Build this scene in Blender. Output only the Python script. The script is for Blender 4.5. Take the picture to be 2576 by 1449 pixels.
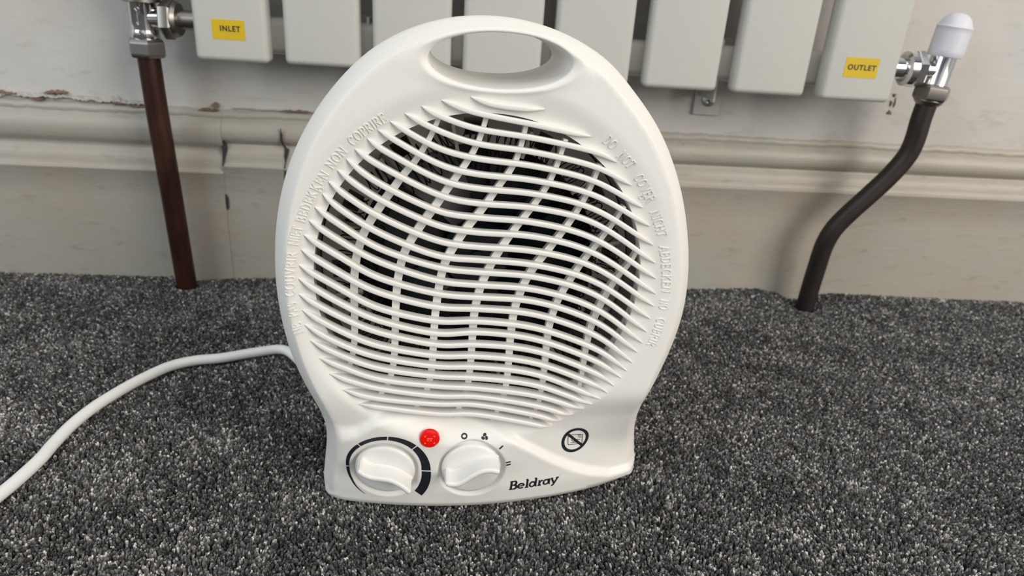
import bpy, bmesh, math, random
import numpy as np
from mathutils import Vector, Matrix
from mathutils.geometry import delaunay_2d_cdt

for o in list(bpy.data.objects): bpy.data.objects.remove(o)
SC = bpy.context.scene
COL = SC.collection
MM = 0.001
rng = np.random.default_rng(7)
random.seed(7)

# ------------------------------------------------------------------ camera
PITCH, YAW, ROLL = -0.413714, 0.060501, 0.067252
cam_d = bpy.data.cameras.new('camera'); cam = bpy.data.objects.new('camera', cam_d); COL.objects.link(cam)
fw = Vector((math.sin(YAW)*math.cos(PITCH), math.cos(YAW)*math.cos(PITCH), math.sin(PITCH)))
rt = Vector((math.cos(YAW), -math.sin(YAW), 0)); up = rt.cross(fw)
r2 = rt*math.cos(ROLL)+up*math.sin(ROLL); u2 = -rt*math.sin(ROLL)+up*math.cos(ROLL)
R = Matrix((r2, u2, -fw)).transposed().to_4x4()
R.translation = Vector((-0.000119, -0.559237, 0.261665)); cam.matrix_world = R
cam_d.sensor_width = 36; cam_d.lens = 1788/2576*36; cam_d.clip_start = 0.01
cam_d.dof.use_dof = True; cam_d.dof.focus_distance = 0.325; cam_d.dof.aperture_fstop = 13.0
SC.camera = cam

# ------------------------------------------------------------------ world, daylight, exposure
SC.view_settings.view_transform = 'Standard'; SC.view_settings.look = 'None'
SC.view_settings.gamma = 1; SC.view_settings.use_curve_mapping = False
SC.view_settings.exposure = 0.0
wd = bpy.data.worlds.new('room_ambient'); SC.world = wd; wd.use_nodes = True
bg = wd.node_tree.nodes['Background']; bg.inputs[1].default_value = 0.55
_nt = wd.node_tree; _tc = _nt.nodes.new('ShaderNodeTexCoord'); _nz = _nt.nodes.new('ShaderNodeTexNoise'); _nz.inputs['Scale'].default_value = 2.6; _nz.inputs['Detail'].default_value = 1.5
_rp = _nt.nodes.new('ShaderNodeValToRGB'); _rp.color_ramp.elements[0].position = .40; _rp.color_ramp.elements[0].color = (.16, .19, .24, 1); _rp.color_ramp.elements[1].position = .66; _rp.color_ramp.elements[1].color = (1.5, 1.48, 1.42, 1)
_nt.links.new(_tc.outputs['Generated'], _nz.inputs['Vector']); _nt.links.new(_nz.outputs['Fac'], _rp.inputs[0]); _nt.links.new(_rp.outputs[0], bg.inputs[0])   # made-up soft light and dark patches all round, added for the chrome to reflect

def area(name, loc, target, sx, sy, energy, color):
    d = bpy.data.lights.new(name, 'AREA'); d.shape = 'RECTANGLE'; d.size = sx; d.size_y = sy
    d.energy = energy; d.color = color
    o = bpy.data.objects.new(name, d); COL.objects.link(o); o.location = loc
    o.rotation_euler = (Vector(target)-Vector(loc)).to_track_quat('-Z', 'Y').to_euler()
    return o
area('window_daylight_left', (-1.55, -1.35, .95), (0, -0.1, 0.1), 1.1, 1.2, 14.5, (0.82, 0.93, 1.0))
area('window_daylight_right', (1.7, -1.65, 1.05), (0.2, -0.1, 0.1), 1.3, 1.3, 46, (1.0, 0.93, 0.84))
area('ceiling_bounce', (0.0, -1.0, 2.2), (0, -0.3, 0), 1.6, 1.2, 12, (1.0, 0.97, 0.93))

# ------------------------------------------------------------------ materials
def mat(name, color, rough=0.5, metal=0.0, spec=0.5, coat=0.0):
    m = bpy.data.materials.new(name); m.use_nodes = True
    b = m.node_tree.nodes['Principled BSDF']
    b.inputs['Base Color'].default_value = (*color, 1); b.inputs['Roughness'].default_value = rough
    b.inputs['Metallic'].default_value = metal; b.inputs['Specular IOR Level'].default_value = spec
    b.inputs['Coat Weight'].default_value = coat
    return m
def N(m, t, **kw):
    n = m.node_tree.nodes.new(t)
    for k, v in kw.items(): setattr(n, k, v)
    return n
def L(m, a, b): m.node_tree.links.new(a, b)
def bsdf(m): return m.node_tree.nodes['Principled BSDF']
def add_bump(m, scale, strength, dist=0.0005, detail=4, stretch=(1, 1, 1)):
    tc = N(m, 'ShaderNodeTexCoord'); mp = N(m, 'ShaderNodeMapping'); mp.inputs['Scale'].default_value = stretch
    nz = N(m, 'ShaderNodeTexNoise'); nz.inputs['Scale'].default_value = scale; nz.inputs['Detail'].default_value = detail
    bp = N(m, 'ShaderNodeBump'); bp.inputs['Strength'].default_value = strength; bp.inputs['Distance'].default_value = dist
    L(m, tc.outputs['Object'], mp.inputs['Vector']); L(m, mp.outputs[0], nz.inputs['Vector'])
    L(m, nz.outputs['Fac'], bp.inputs['Height']); L(m, bp.outputs[0], bsdf(m).inputs['Normal'])
    return tc, nz, bp
def ramp(m, stops, fac):
    r = N(m, 'ShaderNodeValToRGB'); e = r.color_ramp.elements
    while len(e) < len(stops): e.new(0.5)
    for q, (p, c) in zip(e, stops): q.position = p; q.color = (*c, 1) if len(c) == 3 else c
    L(m, fac, r.inputs[0]); return r

M_PLASTIC = mat('white_plastic', (0.755, 0.74, 0.705), 0.42, spec=0.4); add_bump(M_PLASTIC, 2600, 0.12, 0.0002, 2)
M_RIB = mat('white_grille_plastic', (0.76, 0.745, 0.71), 0.36, spec=0.45)
M_KNOB = mat('white_knob_plastic', (0.74, 0.73, 0.705), 0.34, spec=0.45)
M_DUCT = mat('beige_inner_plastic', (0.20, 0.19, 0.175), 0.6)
M_BLACK = mat('black_fan_plastic', (0.006, 0.008, 0.012), 0.35)
M_MICA = mat('grey_mica_board', (0.46, 0.435, 0.40), 0.6); add_bump(M_MICA, 120, 0.4, 0.001)
M_WIRE = mat('dark_heating_wire', (0.012, 0.012, 0.013), 0.45, 0.6)
M_INK = mat('black_ink', (0.010, 0.013, 0.020), 0.45)
M_CORD = mat('white_cord_rubber', (0.78, 0.78, 0.76), 0.4); add_bump(M_CORD, 1800, 0.15, 0.0002, 2)
M_RAD = mat('white_radiator_enamel', (0.53, 0.525, 0.49), 0.28, spec=0.5); add_bump(M_RAD, 300, 0.06, 0.0004, 3)
M_CHROME = mat('polished_chrome', (0.72, 0.72, 0.73), 0.10, 1.0)
M_NICKEL = mat('darkened_dull_nickel', (0.30, 0.28, 0.26), 0.34, 1.0)  # dull metal, colour darkened to stand in for the union nut's dark reflection
M_CAP = mat('white_valve_cap_plastic', (0.64, 0.64, 0.69), 0.35)
M_YELLOW = mat('yellow_sticker', (0.60, 0.41, 0.004), 0.5); add_bump(M_YELLOW, 500, 0.1, 0.0002, 3)
M_ZINC = mat('zinc_steel', (0.55, 0.56, 0.58), 0.35, 0.9)
M_STEEL_DARK = mat('dark_slot', (0.05, 0.04, 0.035), 0.7)

M_COPPER = mat('tarnished_copper', (0.12, 0.045, 0.028), 0.40, 0.6)
tc, nz, _ = add_bump(M_COPPER, 60, 0.15, 0.0004, 5, (1, 1, 0.35))
r = ramp(M_COPPER, [(0.30, (0.020, 0.010, 0.009)), (0.52, (0.050, 0.018, 0.012)), (0.75, (0.095, 0.036, 0.022))], nz.outputs['Fac'])
L(M_COPPER, r.outputs[0], bsdf(M_COPPER).inputs['Base Color'])
M_DARKPIPE = mat('blackened_copper', (0.03, 0.02, 0.017), 0.5, 0.15)
tc, nz, _ = add_bump(M_DARKPIPE, 70, 0.12, 0.0004, 5, (1, 1, 0.5))
r = ramp(M_DARKPIPE, [(0.30, (0.013, 0.011, 0.011)), (0.62, (0.028, 0.018, 0.015)), (0.85, (0.06, 0.026, 0.017))], nz.outputs['Fac'])
L(M_DARKPIPE, r.outputs[0], bsdf(M_DARKPIPE).inputs['Base Color'])

# red indicator lens, lit from inside by its neon
M_LED = mat('red_lens', (0.62, 0.004, 0.004), 0.12, coat=0.4)
bsdf(M_LED).inputs['Emission Color'].default_value = (1.0, 0.012, 0.008, 1); bsdf(M_LED).inputs['Emission Strength'].default_value = 0.16
M_NEON = mat('lit_neon', (0.9, 0.05, 0.02), 0.3)
bsdf(M_NEON).inputs['Emission Color'].default_value = (1.0, 0.10, 0.04, 1); bsdf(M_NEON).inputs['Emission Strength'].default_value = 1.0

def painted(name, base, dirt, warm, bscale=(14, 60, 220), bump=.5):
    """old brushed paint: horizontal brush streaks, yellowed patches and grime that sits in its own places"""
    m = mat(name, base, 0.42, spec=0.4)
    tc = N(m, 'ShaderNodeTexCoord')
    mp = N(m, 'ShaderNodeMapping'); mp.inputs['Scale'].default_value = bscale
    n1 = N(m, 'ShaderNodeTexNoise'); n1.inputs['Scale'].default_value = 3.0; n1.inputs['Detail'].default_value = 6
    L(m, tc.outputs['Object'], mp.inputs[0]); L(m, mp.outputs[0], n1.inputs['Vector'])
    n2 = N(m, 'ShaderNodeTexNoise'); n2.inputs['Scale'].default_value = 11; n2.inputs['Detail'].default_value = 5
    L(m, tc.outputs['Object'], n2.inputs['Vector'])
    mp3 = N(m, 'ShaderNodeMapping'); mp3.inputs['Scale'].default_value = (9, 9, 30)
    n3 = N(m, 'ShaderNodeTexNoise'); n3.inputs['Scale'].default_value = 4; n3.inputs['Detail'].default_value = 8; n3.inputs['Roughness'].default_value = 0.65
    L(m, tc.outputs['Object'], mp3.inputs[0]); L(m, mp3.outputs[0], n3.inputs['Vector'])
    a = ramp(m, [(0.38, (*base,)), (0.72, (*warm,))], n2.outputs['Fac'])
    k = ramp(m, [(0.56, (0, 0, 0)), (0.74, (1, 1, 1))], n3.outputs['Fac'])
    mx = N(m, 'ShaderNodeMix', data_type='RGBA'); mx.inputs[7].default_value = (*dirt, 1)
    sc = N(m, 'ShaderNodeMath', operation='MULTIPLY'); sc.inputs[1].default_value = 0.55
    L(m, k.outputs[0], sc.inputs[0]); L(m, sc.outputs[0], mx.inputs[0]); L(m, a.outputs[0], mx.inputs[6])
    L(m, mx.outputs[2], bsdf(m).inputs['Base Color'])
    b = N(m, 'ShaderNodeBump'); b.inputs['Strength'].default_value = bump; b.inputs['Distance'].default_value = 0.0006
    L(m, n1.outputs['Fac'], b.inputs['Height'])
    b2 = N(m, 'ShaderNodeBump'); b2.inputs['Strength'].default_value = bump*.8; b2.inputs['Distance'].default_value = 0.0015
    L(m, n3.outputs['Fac'], b2.inputs['Height']); L(m, b.outputs[0], b2.inputs['Normal'])
    L(m, b2.outputs[0], bsdf(m).inputs['Normal'])
    return m
M_WALL = painted('old_wall_paint', (0.51, 0.50, 0.48), (0.36, 0.32, 0.29), (0.50, 0.465, 0.43), (4, 4, 5), .22)
M_SKIRT = painted('yellowed_skirting_paint', (0.36, 0.345, 0.305), (0.23, 0.18, 0.135), (0.37, 0.325, 0.27), bump=.24)
M_CHIP = mat('bare_brown_wood', (0.19, 0.115, 0.08), 0.8); add_bump(M_CHIP, 400, 0.6, 0.001)
M_FILLER = mat('flaked_filler', (0.44, 0.42, 0.385), 0.7); add_bump(M_FILLER, 300, 0.8, 0.002)
M_GAP = mat('dark_crack', (0.03, 0.03, 0.03), 0.9)
M_STAIN = mat('rusty_wall_stain', (0.20, 0.14, 0.10), 0.8)

# carpet yarn: tone is stored per tuft
M_PILE = mat('grey_flecked_yarn', (0.1, 0.1, 0.1), 0.85, spec=0.15)
at = N(M_PILE, 'ShaderNodeAttribute'); at.attribute_name = 'tone'
r = ramp(M_PILE, [(0.0, (0.022, 0.023, 0.025)), (0.35, (0.062, 0.063, 0.064)), (0.62, (0.155, 0.152, 0.147)), (0.82, (0.33, 0.32, 0.31)), (1.0, (0.60, 0.58, 0.55))], at.outputs['Fac'])
L(M_PILE, r.outputs[0], bsdf(M_PILE).inputs['Base Color'])
M_BACKING = mat('carpet_pile_far', (0.06, 0.06, 0.06), 0.95)
_tc, _nz, _ = add_bump(M_BACKING, 420, 0.9, 0.003, 3)
_r = ramp(M_BACKING, [(0.36, (0.014, 0.014, 0.015)), (0.5, (0.055, 0.055, 0.055)), (0.64, (0.20, 0.195, 0.19))], _nz.outputs['Fac'])
L(M_BACKING, _r.outputs[0], bsdf(M_BACKING).inputs['Base Color'])

# ------------------------------------------------------------------ mesh helpers
def mesh_obj(name, verts, faces, material, parent=None, smooth=True, sharp=None):
    me = bpy.data.meshes.new(name)
    me.from_pydata([tuple(v) for v in verts], [], [tuple(f) for f in faces])
    bm = bmesh.new(); bm.from_mesh(me); bmesh.ops.recalc_face_normals(bm, faces=bm.faces); bm.to_mesh(me); bm.free()
    me.update()
    me.materials.append(material)
    if smooth:
        me.polygons.foreach_set('use_smooth', [True]*len(me.polygons))
        if sharp is not None: me.set_sharp_from_angle(angle=math.radians(sharp))
    o = bpy.data.objects.new(name, me); COL.objects.link(o)
    if parent: o.parent = parent
    return o
def tag(o, label=None, cat=None, group=None, kind=None):
    if label: o['label'] = label
    if cat: o['category'] = cat
    if group: o['group'] = group
    if kind: o['kind'] = kind
    return o
def empty(name, loc, label, cat, group=None):
    o = bpy.data.objects.new(name, None); COL.objects.link(o); o.location = loc; o.empty_display_size = 0.02
    tag(o, label, cat, group); return o

class MB:
    def __init__(s): s.v = []; s.f = []
    def add(s, v, f):
        b = len(s.v); s.v += [tuple(q) for q in v]; s.f += [tuple(i+b for i in q) for q in f]
    def obj(s, name, m, parent=None, smooth=True, sharp=35): return mesh_obj(name, s.v, s.f, m, parent, smooth, sharp)

def frames(P):
    P = np.array(P, float); T = np.gradient(P, axis=0); T /= np.linalg.norm(T, axis=1)[:, None]+1e-12
    a = np.array([0, 0, 1.0]) if abs(T[0][2]) < .9 else np.array([1.0, 0, 0])
    Ns = []; n = a-T[0]*(a@T[0]); n /= np.linalg.norm(n)
    for t in T:
        n = n-t*(n@t); n /= np.linalg.norm(n); Ns.append(n)
    Ns = np.array(Ns); return P, T, Ns, np.cross(T, Ns)
def tube(mb, P, rad, seg=12, caps=True):
    P, T, A, B = frames(P); rad = np.broadcast_to(rad, len(P)); vs = []; fs = []
    for p, a, b, r_ in zip(P, A, B, rad):
        for k in range(seg):
            th = 2*math.pi*k/seg; vs.append(p+a*r_*math.cos(th)+b*r_*math.sin(th))
    for i in range(len(P)-1):
        for k in range(seg):
            fs.append((i*seg+k, i*seg+(k+1) % seg, (i+1)*seg+(k+1) % seg, (i+1)*seg+k))
    if caps: fs.append(tuple(range(seg))); fs.append(tuple(range((len(P)-1)*seg, len(P)*seg)))
    mb.add(vs, fs)
def lathe(mb, prof, axis_o, axis, seg=40, sides=None, phase=0.0):
    """prof: (r, h) pairs along axis. sides: polygon with n sides for hex nuts"""
    ax = Vector(axis).normalized(); a = ax.orthogonal().normalized(); b = ax.cross(a); o = Vector(axis_o)
    n = sides or seg; vs = []; fs = []
    for r_, h in prof:
        for k in range(n):
            th = 2*math.pi*k/n+phase; vs.append(o+ax*h+a*(r_*math.cos(th))+b*(r_*math.sin(th)))
    for i in range(len(prof)-1):
        for k in range(n): fs.append((i*n+k, i*n+(k+1) % n, (i+1)*n+(k+1) % n, (i+1)*n+k))
    fs.append(tuple(range(n))); fs.append(tuple(range((len(prof)-1)*n, len(prof)*n)))
    mb.add(vs, fs)
def smooth_path(pts, n=60):
    """Catmull-Rom through the points"""
    P = np.array(pts, float); P = np.vstack([2*P[0]-P[1], P, 2*P[-1]-P[-2]]); out = []
    segs = len(P)-3; per = max(2, n//segs)
    for i in range(1, len(P)-2):
        for t in np.linspace(0, 1, per, endpoint=False):
            a, b, c, d = P[i-1], P[i], P[i+1], P[i+2]
            out.append(.5*((2*b)+(c-a)*t+(2*a-5*b+4*c-d)*t*t+(-a+3*b-3*c+d)*t**3))
    out.append(P[-2]); return np.array(out)
def rbox(mb, lo, hi, rad, seg=5):
    """box with every edge rounded"""
    lo = np.array(lo, float); hi = np.array(hi, float)
    bm = bmesh.new(); bmesh.ops.create_cube(bm, size=1)
    for v in bm.verts: v.co = Vector([lo[i] if v.co[i] < 0 else hi[i] for i in range(3)])
    bmesh.ops.bevel(bm, geom=list(bm.edges), offset=rad, segments=seg, profile=.5, affect='EDGES')
    bm.verts.index_update(); mb.add([tuple(v.co) for v in bm.verts], [[v.index for v in f.verts] for f in bm.faces]); bm.free()

# ------------------------------------------------------------------ the setting (real mm turned to metres)
def wall_y(x): return 30.0+0.03*(x+419)           # front plane of the skirting; the wall runs at a slight angle
def skirt_profile(left):
    dz = -6.0 if left else 0.0
    pr = [(0, -6), (0, 30), (0, 70), (0, 98.4+dz), (.45, 99+dz), (.5, 100.2+dz), (-.4, 101+dz), (-1.6, 101.8+dz), (-2.2, 103+dz), (-2.6, 106+dz), (-3.2, 110+dz), (-4.8, 113.5+dz), (-7.2, 115.5+dz), (-8.2, 117.5+dz*.8),
          (-7.2, 119+dz*.7), (-5.2, 120.5+dz*.6), (-3.6, 123+dz*.5), (-2.9, 126.5), (-3.3, 130), (-4.6, 133.5), (-6.8, 136.3), (-8.6, 137.6), (-9.6, 138.4), (-9.2, 139.6), (-8.8, 141), (-9.6, 143), (-12.5, 145.5), (-20, 146)]
    return np.array(pr, float)
def vnoise(x, z, s, seed):
    r_ = np.random.default_rng(seed); out = 0
    for k in range(6):
        fx, fz, ph = r_.normal(0, s), r_.normal(0, s), r_.uniform(0, 6.28); out = out+np.sin(fx*x+fz*z+ph)/6
    return out
def build_skirt(name, x0, x1, left, ragged_end=None):
    pr = skirt_profile(left); xs = np.arange(x0, x1+.1, 3.0); vs = []; fs = []; n = len(pr)
    # subdivide the flat face for a little waviness
    for x in xs:
        for j, (o_, z) in enumerate(pr):
            xx = x; w = 0.35*vnoise(x, z, .06, 3)+(.9 if left else 0)
            zz = z
            if z > 136 and z < 145.6:      # broken, paint-clogged top edge
                zz = z+1.1*vnoise(x, 0, .11, 11)+.8*vnoise(x, 0, .5, 12); w += .5*vnoise(x, z, .35, 9)
            if ragged_end and abs(x-ragged_end) < 2: xx = x+.8*vnoise(z, 0, .2, 5)
            vs.append((xx*MM, (wall_y(x)-o_-w)*MM, zz*MM))
    for i in range(len(xs)-1):
        for j in range(n-1): fs.append((i*n+j, (i+1)*n+j, (i+1)*n+j+1, i*n+j+1))
    fs.append(tuple(range(n))); fs.append(tuple((len(xs)-1)*n+j for j in range(n)))
    o = mesh_obj(name, vs, fs, M_SKIRT, None, True, 50); tag(o, kind='structure'); return o
build_skirt('baseboard_left', -1300, -213.9, True, -213.9)
build_skirt('baseboard_right', -214.6, 1600, False, None)

xs = np.arange(-1300, 1604, 8.0); zs = np.concatenate([[128], np.arange(140, 900, 8.0)])
vs = [(x*MM, (wall_y(x)+12+1.2*vnoise(x, z, .02, 21)+.5*vnoise(x, z, .08, 22))*MM, z*MM) for x in xs for z in zs]
nz_ = len(zs); fs = [(i*nz_+j, (i+1)*nz_+j, (i+1)*nz_+j+1, i*nz_+j+1) for i in range(len(xs)-1) for j in range(nz_-1)]
tag(mesh_obj('wall_back', vs, fs, M_WALL), kind='structure')

def blob_strip(mb, x0, x1, zc, thick, proud, seed, dx=1.5):
    """ragged strip lying on the skirting/wall joint"""
    xs = np.arange(x0, x1, dx); r_ = np.random.default_rng(seed); vs = []; fs = []
    t = np.clip(np.minimum((xs-x0), (x1-xs))/6, 0, 1)**.6
    top = zc(xs)+t*thick*(.55+.6*vnoise(xs, 0, .35, seed+1)+r_.uniform(-.25, .25, len(xs)))
    bot = zc(xs)-t*thick*(.45+.6*vnoise(xs, 0, .3, seed+2)+r_.uniform(-.25, .25, len(xs)))
    for x, a, b in zip(xs, top, bot):
        y = wall_y(x)+12.3-proud
        vs += [(x*MM, (y+proud)*MM, a*MM), (x*MM, y*MM, (a*.7+b*.3)*MM), (x*MM, (y-.3)*MM, (a*.3+b*.7)*MM), (x*MM, (y+proud)*MM, b*MM)]
    for i in range(len(xs)-1):
        for j in range(3): fs.append((4*i+j, 4*i+4+j, 4*i+5+j, 4*i+1+j))
    mb.add(vs, fs)
mb = MB()
zl = lambda x: 147.5-(x+420)*.021
blob_strip(mb, -470, -262, lambda x: zl(x)+2.5, 4.5, 3.2, 31)
blob_strip(mb, -205, -60, lambda x: 147+0*x, 1.2, 2.2, 41)
tag(mb.obj('trim_1', M_FILLER), kind='structure')
mb = MB()
for x0, x1, z, th, s in ((-392, -372, 150, 2.6, 1), (-352, -333, 152.3, 2.4, 2), (-362, -352, 146.5, 1.8, 3), (-300, -286, 146.2, 2.0, 4), (-268, -262, 145, 1.6, 5), (-232, -215.5, 144.5, 2.4, 6), (-221, -214, 148.5, 5.0, 7), (-430, -405, 149, 2, 8), (-286, -262, 144.5, 1.0, 9), (-165, -140, 147, 1.2, 10)):
    blob_strip(mb, x0, x1, lambda x: z+0*x, th, 4.3, 50+s, 1.0)
tag(mb.obj('trim_2', M_CHIP), kind='structure')
# open joints between the boards
def crack(pts, w, name):
    mb = MB(); P = np.array(pts, float); vs = []; fs = []
    for i, (x, z, ww, o_) in enumerate(P):
        y = (wall_y(x)-o_)
        vs += [((x-ww)*MM, y*MM, z*MM), ((x+ww)*MM, y*MM, z*MM), (x*MM, (y+1.5)*MM, z*MM)]
    for i in range(len(P)-1):
        fs += [(3*i, 3*i+1, 3*i+4, 3*i+3), (3*i+1, 3*i+2, 3*i+5, 3*i+4), (3*i+2, 3*i, 3*i+3, 3*i+5)]
    mb.add(vs, fs); tag(mb.obj(name, M_GAP, smooth=False), kind='structure')
crack([(-164.5, 134, .1, -1), (-164.3, 129, .9, -1.5), (-164.6, 124, 1.1, -1.8), (-163.8, 120, 1.2, -3), (-162.8, 117, 1.0, -6), (-161.5, 115.5, 2.0, -5.5), (-161.8, 111, 1.6, -2.6), (-162.6, 105, .3, -1.8), (-163, 101, .5, .2), (-162.6, 94, 1.0, .5), (-162.3, 86, .9, .5), (-162.0, 80, .1, .4)], 1, 'trim_3')
crack([(-212.4, 121, .2, -3), (-212.3, 118, 2.3, -5), (-212.1, 113, 2.2, -3.5), (-212.9, 107, 1.2, -2), (-213.6, 100, .5, .6)], 1, 'trim_4')
crack([(-213.4, 76, .2, .7), (-213.0, 73, 1.4, .8), (-213.0, 65, 1.3, .8), (-213.2, 62, .2, .8)], 1, 'trim_5')
# rust-brown drips on the plaster under the outlet
for k, (x, z, w, h) in enumerate(((360.3, 186.5, 2.0, 2.2), (359.2, 179.5, 1.5, 3.2), (362.5, 180, .8, 5.0), (359.8, 171.5, 3.2, 2.2))):
    th = np.linspace(0, 2*math.pi, 16, endpoint=False); rr = 1+.3*np.sin(3*th+k)+.2*np.sin(5*th+2*k)
    v = [((x+w*.6*a*math.cos(t))*MM, (wall_y(x)+12-1.0)*MM, (z+h*.6*a*math.sin(t))*MM) for t, a in zip(th, rr)]
    v2 = [((x+w*a*math.cos(t))*MM, (wall_y(x)+12+1.5)*MM, (z+h*a*math.sin(t))*MM) for t, a in zip(th, rr)]
    f = [tuple(range(16))]+[(i, (i+1) % 16, 16+(i+1) % 16, 16+i) for i in range(16)]
    tag(mesh_obj('trim_%d' % (6+k), v+v2, f, M_STAIN, None, True), kind='structure')

# floor: backing and cut pile
fl_ = [(-1.6, -2.2, -.006), (1.9, -2.2, -.006), (1.9, .12, -.006), (-1.6, .12, -.006), (-1.6, -2.2, -.02), (1.9, -2.2, -.02), (1.9, .12, -.02), (-1.6, .12, -.02)]
tag(mesh_obj('floor', fl_, [(0, 1, 2, 3), (7, 6, 5, 4), (0, 4, 5, 1), (1, 5, 6, 2), (2, 6, 7, 3), (3, 7, 4, 0)], M_BACKING, smooth=False), kind='structure')
EDGE_X = [-600, -413, -330, -262, -247, -232, -190, -120, 60, 170, 206, 240, 268, 288, 300, 312, 328, 345, 368, 420, 480, 542, 800]
EDGE_Z = [-3.0, -2.6, -2.4, -1.0, -5.0, -2.5, .2, 1.0, 1.0, 1.5, 2.4, 4.2, 5.0, 1.0, -5.0, -5.5, -.5, 2.8, 2.2, .8, -.2, -1.2, -1.5]
def pile_top(x, y):
    d = wall_y(x)-y
    e = np.interp(x, EDGE_X, EDGE_Z)
    h = e*np.exp(-np.maximum(d, 0)/16.0)
    h = h-4.0*np.exp(-((x-308)**2+(y-26)**2)/14.0**2)
    h = h+.9*vnoise(x, y, .03, 77)+.5*vnoise(x, y, .12, 78)
    hd = np.hypot((x-8)/118, (y+225)/70.0)           # pressed down around the heater's foot
    return h-1.2*np.exp(-np.maximum(hd-1, 0)*6)
def build_pile():
    pitch = 1.65
    gx = np.arange(-620, 720, pitch); gy = np.arange(-400, 66, pitch*.87)
    X, Y = np.meshgrid(gx, gy); X = X+(np.arange(len(gy)) % 2)[:, None]*pitch/2
    X = X.ravel()+rng.uniform(-.6, .6, X.size); Y = Y.ravel()+rng.uniform(-.6, .6, Y.size)
    depth = Y+559.0
    keep = (np.abs(X-5) < 165+depth*.86) & (Y < wall_y(X)-.4)
    keep &= ~((np.hypot(X+248, Y-15) < 9.0) | (np.hypot(X-308, Y-27) < 9.0))
    lx = X-3.6; ly = Y+261
    bx = lx*math.cos(math.radians(5))+ly*math.sin(math.radians(5)); bn = lx*math.sin(math.radians(5))-ly*math.cos(math.radians(5))
    keep &= ~((np.abs(bx-8) < 80) & (bn < -11-13*(np.abs(bx)/80)**2.2) & (bn > -92))
    X = X[keep]; Y = Y[keep]; n = len(X)
    Z = pile_top(X, Y)
    clump = vnoise(X, Y, .09, 91)*.9+vnoise(X, Y, .28, 92)*1.0+vnoise(X, Y, .9, 93)*.9
    tone = np.clip(.42+.13*clump+rng.normal(0, .20, n)+(rng.random(n) < .13)*rng.uniform(.15, .42, n), 0, 1)
    lean = np.stack([vnoise(X, Y, .05, 95), vnoise(X, Y, .05, 96)], 1)*1.4+rng.normal(0, .9, (n, 2))
    B = 2
    X = np.repeat(X, B); Y = np.repeat(Y, B); Z = np.repeat(Z, B); tone = np.repeat(tone, B); lean = np.repeat(lean, B, 0)
    m = len(X); ang = rng.uniform(0, 6.283, m); sp = rng.uniform(.15, .6, m)
    bx_ = X+np.cos(ang)*sp; by_ = Y+np.sin(ang)*sp
    dx = lean[:, 0]*.7+np.cos(ang)*rng.uniform(0, .5, m); dy = lean[:, 1]*.7+np.sin(ang)*rng.uniform(0, .5, m)
    tz = Z+rng.uniform(-1.1, .15, m); h = np.full(m, 4.5)
    r0 = rng.uniform(.50, .78, m); ph = rng.uniform(0, 6.28, m); tone = np.clip(tone+rng.normal(0, .07, m), 0, 1)
    V = np.zeros((m, 13, 3))
    for k in range(4):
        c, s_ = np.cos(ph+k*1.5708), np.sin(ph+k*1.5708)
        V[:, k] = np.stack([bx_+r0*.8*c, by_+r0*.8*s_, tz-h], 1)
        V[:, 4+k] = np.stack([bx_+dx*.75+r0*c, by_+dy*.75+r0*s_, tz-.75], 1)
        V[:, 8+k] = np.stack([bx_+dx*.95+r0*.72*c, by_+dy*.95+r0*.72*s_, tz-.18], 1)
    V[:, 12] = np.stack([bx_+dx, by_+dy, tz], 1)
    V = V.reshape(-1, 3)*MM; base = (np.arange(m)*13)[:, None]; tri = []
    for k in range(4):
        a, b = k, (k+1) % 4
        tri += [[a, b, 4+b], [a, 4+b, 4+a], [4+a, 4+b, 8+b], [4+a, 8+b, 8+a], [8+a, 8+b, 12]]
    F = (base[:, :, None]+np.array(tri)[None]).reshape(-1, 3)
    me = bpy.data.meshes.new('carpet_pile'); me.vertices.add(len(V)); me.vertices.foreach_set('co', V.ravel())
    me.loops.add(F.size); me.loops.foreach_set('vertex_index', F.ravel().astype(np.int32))
    me.polygons.add(len(F)); me.polygons.foreach_set('loop_start', np.arange(0, F.size, 3, dtype=np.int32))
    me.update(calc_edges=True)
    me.polygons.foreach_set('use_smooth', np.ones(len(F), bool))
    a = me.attributes.new('tone', 'FLOAT', 'POINT'); a.data.foreach_set('value', np.repeat(tone, 13).astype(np.float32))
    me.materials.append(M_PILE); o = bpy.data.objects.new('carpet_pile', me); COL.objects.link(o)
    tag(o, 'grey flecked cut-pile carpet covering the whole floor', 'carpet', kind='stuff')
build_pile()

# ------------------------------------------------------------------ radiator
RAD = empty('radiator', (0.055, 0.009, 0.189), 'white panel radiator of eight upright flat bars on the wall', 'radiator')
def child(o, root):
    o.parent = root; o.matrix_parent_inverse = Matrix.Translation(-root.location); return o
PANELS = [(-212.7, -159.2, 189.6), (-147.3, -92.0, 190.1), (-82.2, -24.1, 189.8), (-15.0, 44.1, 189.4), (53.5, 112.2, 189.0), (124.0, 181.4, 188.8), (194.0, 251.0, 188.7), (264.2, 320.7, 187.7)]
for x0, x1, z0 in PANELS:
    mb = MB(); rbox(mb, (x0*MM, 0.0, z0*MM), (x1*MM, .017, .800), .0042, 5)
    child(mb.obj('panel', M_RAD, sharp=60), RAD)
for z in (.207, .770):
    mb = MB(); rbox(mb, (-.2075, .0172, z-.0125), (.3155, .040, z+.0145), .006, 4)
    child(mb.obj('header_pipe', M_RAD, sharp=60), RAD)

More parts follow.
